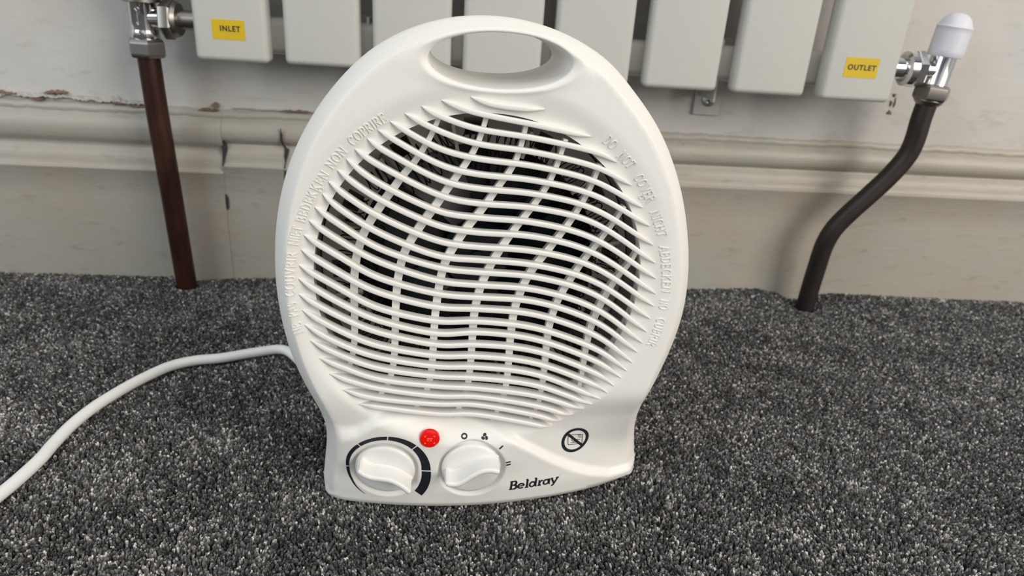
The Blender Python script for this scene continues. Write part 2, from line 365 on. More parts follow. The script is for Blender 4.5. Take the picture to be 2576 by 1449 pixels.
def bold_text(name, txt, center, height, stretch, material, parent, weight=.035, axis_x=Vector((1, 0, 0)), axis_z=Vector((0, 0, 1)), nrm=Vector((0, -1, 0)), shear=0):
    cu = bpy.data.curves.new(name+'_c', 'FONT'); cu.body = txt; cu.size = 1; cu.align_x = 'CENTER'; cu.align_y = 'CENTER'; cu.offset = weight; cu.space_character = 1.18; cu.extrude = 0.01; cu.resolution_u = 4
    ob = bpy.data.objects.new('tmp', cu); COL.objects.link(ob); dg = bpy.context.evaluated_depsgraph_get(); dg.update()
    me = bpy.data.meshes.new_from_object(ob.evaluated_get(dg)); bpy.data.objects.remove(ob); me.name = name
    co = np.array([v.co for v in me.vertices]); hh = co[:, 1].max()-co[:, 1].min(); c = (co.max(0)+co.min(0))/2
    ww = co[:, 0].max()-co[:, 0].min(); sc = height/hh; sx = stretch/ww
    for v in me.vertices:
        q = v.co-Vector(c)
        v.co = Vector(center)+axis_x*(q.x*sx+q.y*sc*shear)+axis_z*(q.y*sc)+nrm*(0.00004 if q.z > 0 else -.00002)
    me.materials.clear(); me.materials.append(material)
    o = bpy.data.objects.new(name, me); COL.objects.link(o); o.parent = parent
    if parent: o.matrix_parent_inverse = Matrix.Translation(-parent.matrix_world.translation) if False else Matrix.Identity(4)
    return o
def sticker(cx, cz, w, h, txt, label, tcx, tcz, tw, th):
    mb = MB(); x0, x1, z0, z1 = cx-w/2, cx+w/2, cz-h/2, cz+h/2
    v = [(x0*MM, -.0002, z0*MM), (x1*MM, -.0002, z0*MM), (x1*MM, -.0002, z1*MM), (x0*MM, -.0002, z1*MM), (x0*MM, .0, z0*MM), (x1*MM, .0, z0*MM), (x1*MM, .0, z1*MM), (x0*MM, .0, z1*MM)]
    mb.add(v, [(0, 1, 2, 3), (7, 6, 5, 4), (0, 4, 5, 1), (1, 5, 6, 2), (2, 6, 7, 3), (3, 7, 4, 0)])
    s = child(mb.obj('sticker', M_YELLOW, smooth=False), RAD); s['label'] = label
    t = bold_text('lettering', txt, (tcx*MM, -.00026, tcz*MM), th*MM, tw*MM, M_INK, s, .034)
sticker(-186.5, 212.4, 23.6, 13.9, 'INLET', 'yellow sticker reading INLET', -185.2, 213.2, 14.6, 4.0)
sticker(291.0, 213.1, 26.2, 14.9, 'OUTLET', 'yellow sticker reading OUTLET', 291.3, 213.3, 22.4, 4.2)

# wall brackets that hold the radiator
def bracket(x, label, xs0):
    b = empty('wall_bracket', (x*MM, (wall_y(x)+10)*MM, .16), label, 'bracket', None)
    y = wall_y(x)+10.4
    mb = MB(); rbox(mb, ((x-12)*MM, (y-2.4)*MM, .1615), ((x+11)*MM, (y-.4)*MM, .225), .0009, 2)
    child(mb.obj('wall_plate', M_RAD, sharp=50), b)
    mb = MB(); rbox(mb, ((xs0-1)*MM, .0185, .178), ((xs0+1)*MM, (y-1)*MM, .226), .0006, 2)
    rbox(mb, ((xs0-3)*MM, .0185, .196), ((xs0+5)*MM, .0205, .2175), .0006, 2)
    child(mb.obj('hook_arm', M_RAD, sharp=50), b)
    mb = MB(); rbox(mb, ((xs0-.2)*MM, .0178, .203), ((xs0+2.4)*MM, .0186, .2145), .0003, 1)
    child(mb.obj('slot', M_STEEL_DARK, sharp=50), b)
    mb = MB(); lathe(mb, [(.0058, 0), (.0058, .0008), (.0050, .0017), (.0028, .0022), (.0026, .0016), (.0001, .0014)], ((x-.0)*MM, (y-2.4)*MM, .1745), (0, -1, 0), 28)
    s = child(mb.obj('screw', M_ZINC, sharp=40), b)
    mb = MB()
    for a in (20, 110):
        dx, dz = math.cos(math.radians(a))*.0024, math.sin(math.radians(a))*.0024; px, pz = -dz*.22, dx*.22
        c = ((x)*MM, (y-2.4)*MM-.00235, .1745)
        mb.add([(c[0]-dx-px, c[1], c[2]-dz-pz), (c[0]+dx-px, c[1], c[2]+dz-pz), (c[0]+dx+px, c[1], c[2]+dz+pz), (c[0]-dx+px, c[1], c[2]-dz+pz),
                (c[0]-dx-px, c[1]+.001, c[2]-dz-pz), (c[0]+dx-px, c[1]+.001, c[2]+dz-pz), (c[0]+dx+px, c[1]+.001, c[2]+dz+pz), (c[0]-dx+px, c[1]+.001, c[2]-dz+pz)],
               [(0, 1, 2, 3), (0, 4, 5, 1), (1, 5, 6, 2), (2, 6, 7, 3), (3, 7, 4, 0)])
    o = mb.obj('cross_slot', M_GAP, smooth=False); o.parent = s
bracket(194.5, 'white wall bracket with cross-head screw below the gap beside the sixth bar', 187)
bracket(-96, 'white wall bracket in the second gap, mostly behind the heater', -88)

# ------------------------------------------------------------------ pipes and valves
def pipe(name, pts, m, label, rad=.0078):
    mb = MB(); P = smooth_path(pts, 110)*MM; r_ = np.full(len(P), rad)
    tube(mb, P, r_, 28); o = mb.obj(name, m, sharp=60); tag(o, label, 'pipe', None)
    return o
pipe('copper_pipe', [(-253.4, 15, 195), (-252.6, 15, 150), (-251.2, 15, 110), (-249.8, 15, 70), (-248.6, 15, 30), (-247.8, 15.5, 0), (-247.8, 15.5, -7)], M_COPPER, 'straight brown copper pipe rising from the carpet to the inlet valve', .0082)
pipe('copper_pipe', [(360.6, 15, 196), (359.0, 15.3, 176), (359.2, 16, 158), (357, 17, 144), (349, 18, 128), (336.5, 19, 110), (323, 20, 92), (313.5, 21.5, 76), (309.4, 23, 60), (308.6, 24.5, 40), (308.2, 26, 18), (308, 27, -7)], M_DARKPIPE, 'dark bent copper pipe with an S-curve below the outlet valve', .0080)

def hexnut(mb, o_, ax, R_, h, ph=0.0):
    lathe(mb, [(R_*.76, 0), (R_*.90, h*.03), (R_*.985, h*.15), (R_, h*.24), (R_, h*.76), (R_*.985, h*.85), (R_*.90, h*.97), (R_*.76, h)], o_, ax, sides=6, phase=ph)
# left thermostatic valve (its head is above the picture)
VL = empty('thermostatic_valve', (-.2535, .015, .187), 'chrome angle valve with arrow marks above the straight copper pipe', 'valve')
ax = (.010, 0, 1)
mb = MB(); hexnut(mb, (-.2535, .015, .1875), ax, .0136, .0140, .2); child(mb.obj('pipe_nut', M_NICKEL, smooth=False), VL)
mb = MB(); lathe(mb, [(.0098, 0), (.0100, .0003), (.0100, .0062), (.0098, .0066)], (-.2534, .015, .2012), ax, 36)
lathe(mb, [(.0088, 0), (.0096, .0008), (.0097, .0200), (.0104, .0210), (.0104, .024)], (-.2533, .015, .2062), ax, 40)
tube(mb, [(-.2530, .015, .2155), (-.2470, .015, .2157), (-.2395, .015, .2160)], [.0078, .0078, .0078], 32)
child(mb.obj('valve_body', M_CHROME, sharp=35), VL)
mb = MB(); hexnut(mb, (-.2390, .015, .2160), (1, 0, .01), .0146, .0095, .62); lathe(mb, [(.0125, 0), (.0128, .001), (.0115, .0035), (.008, .004)], (-.2300, .015, .2161), (1, 0, 0), 36)
child(mb.obj('union_nut', M_NICKEL, smooth=True, sharp=25), VL)
mb = MB(); tube(mb, [(-.2290, .015, .2161), (-.2140, .015, .2161)], .0068, 28); child(mb.obj('tailpiece', M_NICKEL), VL)
mb = MB(); lathe(mb, [(.0118, 0), (.0134, .0006), (.0134, .0045), (.012, .005)], (-.2531, .015, .2268), ax, 44); child(mb.obj('collar', M_NICKEL, sharp=35), VL)
mb = MB(); lathe(mb, [(.013, 0), (.0185, .003), (.0205, .012), (.0205, .050), (.017, .060), (.006, .064)], (-.2529, .015, .2318), ax, 48); child(mb.obj('thermostat_head', M_CAP, sharp=35), VL)
# raised arrow and ring cast into the body
mb = MB()
def onbody(u, w): # u sideways mm, w height m
    th = u/9.9; cx = -.2533+(w-.2062)*.01
    return (cx+math.sin(th)*.00988, .015-math.cos(th)*.00988, w)
for pts in ([(-1.5, .2225), (.2, .2238), (1.6, .2225), (.2, .2212), (-1.5, .2225)], [(.2, .2205), (.2, .2115)], [(-1.3, .2132), (.2, .2108), (1.7, .2132)]):
    tube(mb, [onbody(*q) for q in pts], .0003, 6)
child(mb.obj('cast_mark', M_CHROME), VL)

VR = empty('lockshield_valve', (.3605, .015, .187), 'chrome angle valve with a white plastic cap above the bent pipe', 'valve')
a0 = np.array([.3600, .015, .1865]); axr = np.array([.0125, 0, .1]); axr = axr/np.linalg.norm(axr)
axr = np.array([.075, 0, 1.0]); axr /= np.linalg.norm(axr)
def pr(h): return tuple(a0+axr*h)
mb = MB(); hexnut(mb, pr(.0035), axr, .0139, .0125, .12); lathe(mb, [(.0085, 0), (.0098, .0012), (.0112, .0035), (.011, .006)], pr(0), axr, 36)
child(mb.obj('pipe_nut', M_NICKEL, smooth=True, sharp=22), VR)
mb = MB(); lathe(mb, [(.0098, 0), (.0100, .0006), (.0096, .0016), (.0096, .0240), (.0090, .0245)], pr(.0158), axr, 40)
tube(mb, [pr(.0268), (.3530, .015, .2133), (.3462, .015, .2133)], .0072, 32)
child(mb.obj('valve_body', M_CHROME, sharp=35), VR)
mb = MB(); hexnut(mb, (.3470, .015, .2133), (-1, 0, 0), .0143, .0085, .1); lathe(mb, [(.0132, 0), (.0132, .0008), (.0132, .0052), (.0105, .0070), (.0085, .0072)], (.3388, .015, .2133), (-1, 0, 0), 40)
child(mb.obj('union_nut', M_CHROME, smooth=True, sharp=22), VR)
mb = MB(); tube(mb, [(.3345, .015, .2133), (.3195, .015, .2133)], .0080, 28); child(mb.obj('tailpiece', M_CHROME), VR)
mb = MB()
capp = [(.0124, 0), (.0128, .0004)]+[(.0128, h) for h in (.005, .012, .018, .0215)]+[(.0131, .0220), (.0127, .0226), (.0120, .0236), (.0112, .0256), (.0096, .0286), (.0070, .0311), (.0035, .0325), (.0001, .0328)]
lathe(mb, capp, pr(.0375), axr, 56)
c_ = child(mb.obj('cap', M_CAP, sharp=50), VR); c_['label'] = 'white ribbed plastic cap'

# ------------------------------------------------------------------ fan heater
CREST=[[-120.0,40.19],[-73.79,42.19],[-69.0,45.73],[-63.76,47.59],[-57.9,50.04],[-53.34,53.47],[-48.2,57.37],[-43.77,59.03],[-35.58,59.65],[-26.09,59.33],[-13.31,58.36],[-0.28,55.32],[9.74,51.41],[20.1,45.58],[30.89,38.39],[42.19,30.42],[53.95,22.96],[66.12,16.64],[78.66,11.73],[120.0,10.73]]
OUTL=[[-54.05,227.41,-9.0],[-47.82,232.57,-9.0],[-41.47,236.47,-9.0],[-35.32,239.58,-9.0],[-29.01,242.23,-9.0],[-22.85,244.1,-9.0],[-16.53,245.83,-9.0],[-10.33,246.71,-9.0],[-4.09,247.29,-9.0],[2.35,247.49,-9.0],[8.69,247.23,-9.0],[15.28,246.43,-9.0],[21.78,245.14,-9.0],[28.55,243.31,-9.0],[35.27,241.05,-9.0],[42.23,237.96,-9.0],[49.37,233.95,-9.0],[57.96,228.44,-9.0],[61.07,223.4,-9.0],[70.55,214.43,-9.0],[77.56,206.15,-9.0],[83.72,196.99,-9.0],[89.15,186.54,-9.0],[94.22,175.3,-9.0],[97.45,165.24,-9.0],[100.03,155.51,-9.0],[101.98,146.87,-9.0],[103.21,140.32,-9.0],[104.27,129.56,-9.0],[104.69,116.16,-9.0],[103.17,104.04,-9.0],[101.07,93.91,-9.0],[97.63,82.2,-9.0],[94.19,70.51,-9.36],[91.27,59.55,-12.52],[90.66,50.32,-16.78],[92.3,39.35,-22.95],[96.21,22.88,-31.4],[98.76,10.22,-33.66],[98.95,1.88,-33.75],[95.07,-2.23,-32.0],[81.79,0.74,-21.13],[65.12,0.54,-15.35],[45.86,0.38,-10.75],[23.63,0.25,-7.11],[2.22,0.19,-5.31],[-18.66,0.2,-5.71],[-39.1,0.27,-7.65],[-59.76,0.39,-11.16],[-74.0,0.5,-14.37],[-77.07,0.74,-21.26],[-78.31,8.14,-25.41],[-77.2,18.85,-24.83],[-75.08,34.26,-20.59],[-74.4,46.45,-15.99],[-75.17,53.76,-13.4],[-78.0,61.45,-11.12],[-81.9,71.21,-9.2],[-85.88,81.28,-9.0],[-89.16,92.48,-9.0],[-91.27,103.39,-9.0],[-92.71,115.24,-9.0],[-93.52,127.75,-9.0],[-93.09,139.93,-9.0],[-91.6,155.13,-9.0],[-89.81,164.64,-9.0],[-87.22,173.98,-9.0],[-84.35,183.14,-9.0],[-79.92,192.7,-9.0],[-74.7,202.11,-9.0],[-69.64,209.55,-9.0],[-63.23,217.76,-9.0]]
RIBS=[[[-7.0,214.7],[0.46,212.51],[8.96,211.38],[17.52,210.91],[24.72,211.04]],[[-19.24,212.86],[-4.44,208.41],[21.37,204.26],[46.27,200.08]],[[-27.59,210.08],[-21.11,206.92],[-4.18,201.78],[21.78,198.51],[48.72,193.56],[59.44,188.97]],[[-34.47,206.78],[-20.99,200.57],[-3.93,195.38],[22.21,192.4],[49.41,186.93],[67.48,178.75]],[[-40.64,203.21],[-20.85,193.1],[-3.68,188.95],[22.65,186.23],[50.11,180.26],[74.05,168.41]],[[-45.82,199.56],[-20.73,186.27],[-3.41,182.1],[23.11,179.86],[50.78,173.8],[78.49,159.72]],[[-50.3,195.76],[-45.91,192.58],[-20.61,179.56],[-3.16,175.74],[23.54,173.75],[51.45,167.27],[81.47,150.47]],[[-55.55,191.08],[-46.0,184.96],[-20.48,172.48],[-2.89,168.92],[24.0,167.28],[52.13,160.71],[83.62,141.5]],[[-59.21,186.75],[-46.1,177.02],[-20.34,165.06],[-2.64,162.35],[24.49,160.4],[52.93,153.09],[84.91,133.72]],[[-63.07,181.75],[-46.19,169.99],[-20.22,158.3],[-2.36,155.38],[24.96,153.74],[53.66,146.02],[85.76,125.92]],[[-66.96,176.78],[-62.93,173.34],[-46.28,162.2],[-20.09,151.05],[-2.1,148.52],[25.47,146.66],[54.39,139.02],[85.64,119.45]],[[-69.83,171.32],[-63.19,165.5],[-46.38,154.57],[-19.95,143.87],[-1.85,142.21],[25.94,139.95],[55.13,131.81],[84.83,112.67]],[[-73.25,165.26],[-63.42,158.33],[-46.47,147.25],[-19.85,138.31],[-1.61,136.2],[26.37,134.01],[55.81,125.3],[83.72,105.8]],[[-75.92,159.15],[-63.67,150.74],[-46.55,140.84],[-19.73,131.7],[-1.36,129.78],[26.83,127.53],[56.57,117.99],[82.29,99.71]],[[-78.38,152.47],[-63.91,143.3],[-46.65,132.99],[-19.61,125.19],[-1.12,123.59],[27.26,121.44],[57.29,111.06],[80.52,94.43]],[[-79.91,145.68],[-64.17,135.36],[-46.74,125.79],[-19.49,118.38],[-0.89,117.64],[27.74,114.73],[58.05,103.76],[78.51,88.75]],[[-81.19,138.32],[-64.41,127.99],[-46.84,117.86],[-19.35,111.11],[-0.64,111.28],[28.24,107.6],[58.81,96.36],[76.15,84.19]],[[-81.81,132.06],[-64.65,120.76],[-46.91,111.72],[-19.24,104.68],[-0.41,105.53],[28.67,101.59],[59.52,89.58],[73.64,80.14]],[[-81.92,124.37],[-64.87,113.9],[-46.99,105.58],[-19.13,98.83],[-0.15,98.97],[29.12,95.22],[60.23,82.76],[70.45,75.61]],[[-80.92,116.66],[-65.1,106.74],[-47.08,98.52],[-19.02,92.89],[0.09,92.71],[29.6,88.59],[60.93,75.96],[67.48,71.62]],[[-80.07,109.23],[-65.32,100.01],[-47.15,92.47],[-18.92,87.23],[0.33,86.72],[30.04,82.39],[64.17,67.92]],[[-78.07,101.25],[-65.51,94.15],[-47.23,86.61],[-18.82,81.79],[0.56,80.7],[30.48,76.2],[60.61,64.27]],[[-74.43,91.91],[-65.71,88.26],[-47.3,80.68],[-18.72,76.35],[0.79,74.92],[30.9,70.2],[56.76,61.2]],[[-69.97,83.4],[-65.91,81.86],[-47.37,75.56],[-18.62,70.81],[0.97,70.2],[31.32,64.33],[51.91,57.15]],[[-64.1,74.69],[-47.44,69.82],[-18.53,66.26],[1.16,65.54],[31.71,58.86],[46.15,53.26]],[[-56.8,66.27],[-47.5,65.13],[-18.43,60.61],[1.37,59.98],[32.11,53.2],[41.44,50.07]]]
STRUTS=[[[-20.66,204.05],[-24.13,195.81],[-27.18,191.03],[-30.94,184.77],[-35.09,180.4],[-38.75,174.93],[-43.15,169.02],[-47.07,162.88],[-50.85,157.24],[-53.25,151.76],[-55.33,145.46],[-56.73,139.09],[-57.46,130.87],[-57.75,123.3],[-57.85,109.97],[-57.95,102.57],[-58.6,94.95],[-59.85,89.38],[-61.03,84.83]],[[-0.6,203.22],[-1.63,198.53],[-3.54,193.83],[-5.73,189.12],[-9.2,184.22],[-12.5,178.79],[-17.06,172.8],[-19.89,167.5],[-24.01,162.3],[-27.9,156.67],[-30.74,151.61],[-33.43,147.55],[-35.6,142.3],[-36.87,136.53],[-37.8,131.08],[-38.55,122.85],[-38.95,114.88],[-38.99,101.93],[-39.21,94.88],[-39.61,88.61],[-40.41,82.69],[-41.89,77.38],[-43.96,73.15],[-47.51,68.23]],[[17.21,200.79],[15.95,193.99],[14.18,187.64],[11.26,182.15],[7.21,176.67],[2.77,169.46],[-1.26,163.2],[-6.51,157.04],[-10.69,150.07],[-14.03,144.19],[-16.5,138.86],[-18.06,131.97],[-19.01,125.23],[-19.98,116.21],[-20.46,110.69],[-20.81,97.41],[-21.21,85.85],[-21.9,79.86],[-22.81,74.93],[-24.52,69.51],[-27.05,64.73],[-31.39,60.06]],[[34.57,193.19],[32.91,186.8],[30.69,180.18],[27.57,174.01],[23.49,167.74],[19.01,161.47],[14.62,155.17],[10.63,148.7],[6.77,142.25],[3.62,135.35],[1.24,129.07],[-0.24,123.34],[-1.22,117.55],[-1.88,111.05],[-2.02,104.47],[-2.17,97.8],[-2.24,91.69],[-2.52,85.5],[-2.91,79.57],[-3.41,74.03],[-4.54,68.64],[-6.39,63.25],[-9.38,58.25]],[[51.03,182.44],[49.01,175.78],[46.22,170.19],[42.94,163.26],[38.95,156.91],[34.97,151.08],[31.43,145.7],[27.3,140.26],[23.83,134.99],[21.16,128.65],[19.24,122.24],[17.7,117.02],[17.05,109.83],[16.64,103.18],[16.39,97.1],[16.49,90.27],[16.32,84.02],[16.25,77.98],[15.54,72.31],[14.62,66.66],[12.97,61.54],[10.63,56.14]],[[63.83,163.74],[60.99,158.51],[57.26,153.26],[53.81,147.86],[50.02,142.45],[46.51,136.89],[43.01,130.18],[40.29,125.31],[37.86,119.02],[36.53,113.36],[35.23,107.08],[34.92,99.9],[34.83,93.36],[34.72,86.81],[34.61,80.02],[34.44,74.51],[33.65,68.37],[33.11,62.86],[30.61,57.21]],[[73.99,144.37],[71.36,139.14],[67.29,134.06],[64.56,129.17],[61.87,123.6],[59.77,118.51],[57.73,112.17],[56.2,106.45],[55.35,99.87],[54.78,93.28],[54.51,86.0],[54.23,79.84],[53.6,73.67]]]
WORDS={'NE': [[-83.1,104.83],[-83.8,110.46]],'PAS': [[-84.82,113.35],[-85.4,120.67]],'COUVRIR': [[-85.84,123.44],[-83.63,144.91]],'NIET': [[-83.29,147.73],[-80.42,156.78]],'BEDEKKEN': [[-79.62,158.36],[-67.74,181.1]],'NON': [[-66.65,182.91],[-59.73,191.31]],'COPRIRE': [[-57.67,193.62],[-42.63,205.08]],'DO': [[52.65,199.72],[57.53,196.08]],'NOT': [[59.95,193.26],[66.51,187.53]],'COVER': [[69.25,183.77],[77.47,171.7]],'NICHT': [[79.23,167.54],[85.08,155.04]],'ABDECKEN': [[86.09,150.73],[90.46,126.77]],'NO_': [[90.29,123.25],[90.19,117.83]],'CUBRIR': [[90.04,113.61],[86.49,98.01]]}

CREST = np.array([(-120, -60), (-78, -20), (-76, 4), (-74.5, 20), (-72.5, 33), (-69.5, 42), (-66.5, 47.5)]+[tuple(q) for q in CREST if q[0] > -63]); OUT0 = np.array(OUTL)
PSI, LAM = math.radians(5), math.radians(2)
Xh = Vector((math.cos(PSI), math.sin(PSI), 0)); Bk = Vector((-math.sin(PSI), math.cos(PSI), 0))
Uh = Vector((0, 0, 1))*math.cos(LAM)+Bk*math.sin(LAM); Nh = Xh.cross(Uh)
H = empty('fan_heater', (.0036, -.2610, -.0008), 'white upright electric fan heater standing on the grey carpet', 'fan heater')
H.matrix_world = Matrix((Xh, -Nh, Uh)).transposed().to_4x4(); H.location = (.0036, -.2610, -.0008)
def lw(x, z, n): return (x*MM, -n*MM, z*MM)           # heater space: x right, n towards the room, z up

def sst(a, b, x):
    t = np.clip((np.asarray(x, float)-a)/(b-a), 0, 1); return t*t*(3-2*t)
KL, KR = (-44.4, 26.4), (-.3, 28.0)
def nfield(x, z):
    x = np.asarray(x, float); z = np.asarray(z, float)
    n = -(4+13*np.minimum(np.abs(x)/80, 1.3)**2.2)*(1-sst(15, 75, z))
    zc = np.interp(x, CREST[:, 0], CREST[:, 1]); sl = (np.interp(x+2, CREST[:, 0], CREST[:, 1])-np.interp(x-2, CREST[:, 0], CREST[:, 1]))/4
    dc = (zc-z)/np.hypot(1, sl); ww = .72+1.3*sst(-45, -68, x); n = n+4.2*sst(-1, .92, dc/(2.4*ww))*(1-.6*sst(18, 0, z))
    sh = sst(-2, -22, zc-z)*sst(70, 52, z)             # hollow shoulder above the wave line
    n = n-2.5*sh*sst(10, 50, x)
    r = np.hypot(x-1, z-132); n = n-(2.8+5.2*sst(.25, .85, (132-z)/np.maximum(r, 1)))*sst(91, 76, r)
    e = np.hypot((x-5)/30.2, (z-229.8)/11.2); d = (e-1)*np.hypot(11.2, 6); t = np.clip(d/1.5, 0, 1)
    n = n+np.where(d < 12, -1.6*(1-np.sqrt(np.clip(1-(1-t)**2, 0, 1)))+.45*np.exp(-((d-1.9)/1.0)**2), 0)
    for kx, kz in (KL, KR):
        n = n-2.6*sst(17.8, 16.4, np.hypot(x-kx, z-kz))
    return n
# outline: resample and smooth
P0 = np.vstack([OUT0, OUT0[:1]]); s = np.r_[0, np.cumsum(np.linalg.norm(np.diff(P0[:, :2], axis=0), axis=1))]
NO = 640; ss = np.linspace(0, s[-1], NO, endpoint=False); OP = np.stack([np.interp(ss, s, P0[:, k]) for k in range(3)], 1)
def gsm(A, sig):
    k = np.arange(-60, 61); w = np.exp(-.5*(k*(s[-1]/NO)/sig)**2); w /= w.sum()
    return sum(np.roll(A, -int(i), 0)*wi for i, wi in zip(k, w))
S1, S2 = gsm(OP, 1.8), gsm(OP, 8.0); bl = sst(12, 60, OP[:, 1])[:, None]; OP = S1*(1-bl)+S2*bl
OP[:, 2] = gsm(OP[:, 2:], 5)[:, 0]; OP[:, 1] = np.maximum(OP[:, 1], .3)
OXZ = OP[:, :2]; BEV = np.maximum(nfield(OXZ[:, 0], OXZ[:, 1])-OP[:, 2], .8)
SEG_A = OXZ; SEG_B = np.roll(OXZ, -1, 0)
def dist_out(x, z):
    x = np.atleast_1d(x).astype(float); z = np.atleast_1d(z).astype(float); D = np.empty(len(x)); I = np.empty(len(x), int)
    ab = SEG_B-SEG_A; l2 = (ab**2).sum(1)+1e-12
    for c in range(0, len(x), 4000):
        px = x[c:c+4000, None]-SEG_A[None, :, 0]; pz = z[c:c+4000, None]-SEG_A[None, :, 1]
        t = np.clip((px*ab[:, 0]+pz*ab[:, 1])/l2, 0, 1); dd = np.hypot(px-t*ab[:, 0], pz-t*ab[:, 1])
        I[c:c+4000] = dd.argmin(1); D[c:c+4000] = dd.min(1)
    return D, I
def full_n(x, z):
    D, I = dist_out(x, z); w = np.where(BEV[I] > 5, 6.5, 2.0+.7*BEV[I])
    t = np.clip(D/w, 0, 1.06); g = 1-np.sqrt(np.clip(1-(1-t)**2, 0, 1)); tt = .5*(1-t+np.sqrt((1-t)**2+.012)); g = .35*g+.65*tt
    return nfield(np.atleast_1d(x), np.atleast_1d(z))-BEV[I]*g
def inside(px, pz, poly):
    c = np.zeros(len(px), bool); x1, z1 = poly[:, 0], poly[:, 1]; x2, z2 = np.roll(x1, -1), np.roll(z1, -1)
    for a, b, c_, d in zip(x1, z1, x2, z2):
        if b == d: continue
        m = ((b > pz) != (d > pz)) & (px < (c_-a)*(pz-b)/(d-b)+a); c ^= m
    return c
th = np.linspace(0, 2*math.pi, 120, endpoint=False)
HOLE = np.stack([5+30.2*np.cos(th), 229.8+11.2*np.sin(th)], 1)
th2 = np.linspace(0, 2*math.pi, 240, endpoint=False)
OPEN = np.stack([1+76.3*np.cos(th2), 132+76.3*np.sin(th2)], 1)
def face_mesh(loops, extra, nfun):
    """constrained triangulation of the area inside loops[0] and outside the others"""
    pts = []; edges = []
    for lp in loops:
        b = len(pts); pts += [tuple(q) for q in lp]; edges += [(b+i, b+(i+1) % len(lp)) for i in range(len(lp))]
    for q in extra: pts.append(tuple(q))
    v, e, f, *_ = delaunay_2d_cdt([Vector(q) for q in pts], edges, [], 0, 1e-5)
    V = np.array([(q.x, q.y) for q in v]); F = [tuple(q) for q in f]; C = np.array([V[list(q)].mean(0) for q in F])
    k = inside(C[:, 0], C[:, 1], np.array(loops[0]))
    for lp in loops[1:]: k &= ~inside(C[:, 0], C[:, 1], np.array(lp))
    F = [q for q, kk in zip(F, k) if kk]; n = nfun(V[:, 0], V[:, 1])
    used = sorted({i for q in F for i in q}); mp = {i: j for j, i in enumerate(used)}
    return [(V[i, 0], V[i, 1], n[i]) for i in used], [tuple(mp[i] for i in q) for q in F]
# interior sample points: hex grid plus offset rings along the rim, the hole, the opening, the knob recesses
g = 1.55; gx, gz = np.meshgrid(np.arange(-110, 115, g), np.arange(-2, 252, g*.866)); gx = gx+(np.arange(gx.shape[0]) % 2)[:, None]*g/2
gp = np.stack([gx.ravel(), gz.ravel()], 1)
D, I = dist_out(gp[:, 0], gp[:, 1])
rO = np.hypot(gp[:, 0]-1, gp[:, 1]-132); eH = (np.hypot((gp[:, 0]-5)/30.2, (gp[:, 1]-229.8)/11.2)-1)*12
rk = np.minimum(np.hypot(gp[:, 0]-KL[0], gp[:, 1]-KL[1]), np.hypot(gp[:, 0]-KR[0], gp[:, 1]-KR[1]))
k = inside(gp[:, 0], gp[:, 1], OXZ) & (D > 7.9) & (rO > 77.5) & (eH > 5.0) & ((rk < 15.5) | (rk > 19.5))
extra = [tuple(q) for q in gp[k]]
tang = np.roll(OXZ, -1, 0)-np.roll(OXZ, 1, 0); tang /= np.linalg.norm(tang, axis=1)[:, None]+1e-9
nin = np.stack([tang[:, 1], -tang[:, 0]], 1)
if not inside(OXZ[:1, 0]+nin[:1, 0]*2, OXZ[:1, 1]+nin[:1, 1]*2, OXZ)[0]: nin = -nin
for d_, st in ((.35, 1), (.8, 1), (1.5, 1), (2.4, 1), (3.4, 1), (4.4, 1), (5.4, 1), (6.2, 1), (6.8, 1)):
    q = (OXZ+nin*d_)[::st]; dq, _ = dist_out(q[:, 0], q[:, 1])
    ok = inside(q[:, 0], q[:, 1], OXZ) & (dq > d_*.93)
    for z_ in q[ok]:
        hd_ = np.hypot(HOLE[:, 0]-z_[0], HOLE[:, 1]-z_[1]).min()
        if (np.hypot((z_[0]-5)/30.2, (z_[1]-229.8)/11.2)-1)*12 > .4 and hd_ > d_+.1 and (np.hypot(z_[0]-1, z_[1]-132) > 77) : extra.append(tuple(z_))
for d_ in (.1, .3, .6, .95, 1.35, 1.8, 2.3, 2.9, 3.6, 4.4):
    for t in th: 
        q = (5+(30.2+d_)*math.cos(t), 229.8+(11.2+d_)*math.sin(t))
        if dist_out(q[0], q[1])[0][0] > d_+.25: extra.append(q)
V, F = face_mesh([OXZ, HOLE, OPEN], extra+[(kx+r_*math.cos(t), kz+r_*math.sin(t)) for kx, kz in (KL, KR) for r_ in (16.0, 16.8, 17.4, 18.0, 18.6, 19.2) for t in th[::1]], full_n)
mesh_obj('front_shell', [lw(*q) for q in V], F, M_PLASTIC, H)

# lip returning inwards around the air opening
mb = MB(); rings = [(76.3, None), (76.25, -9.2), (76.1, -10.4)]; vs = []
for r_, nn in rings:
    X_ = 1+r_*np.cos(th2); Z_ = 132+r_*np.sin(th2); nn_ = full_n(X_, Z_) if nn is None else np.full(len(X_), nn)
    vs += [lw(a, b, c) for a, b, c in zip(X_, Z_, nn_)]
n_ = len(th2); mb.add(vs, [(i*n_+k, i*n_+(k+1) % n_, (i+1)*n_+(k+1) % n_, (i+1)*n_+k) for i in range(2) for k in range(n_)])
mb.obj('opening_lip', M_PLASTIC, H)

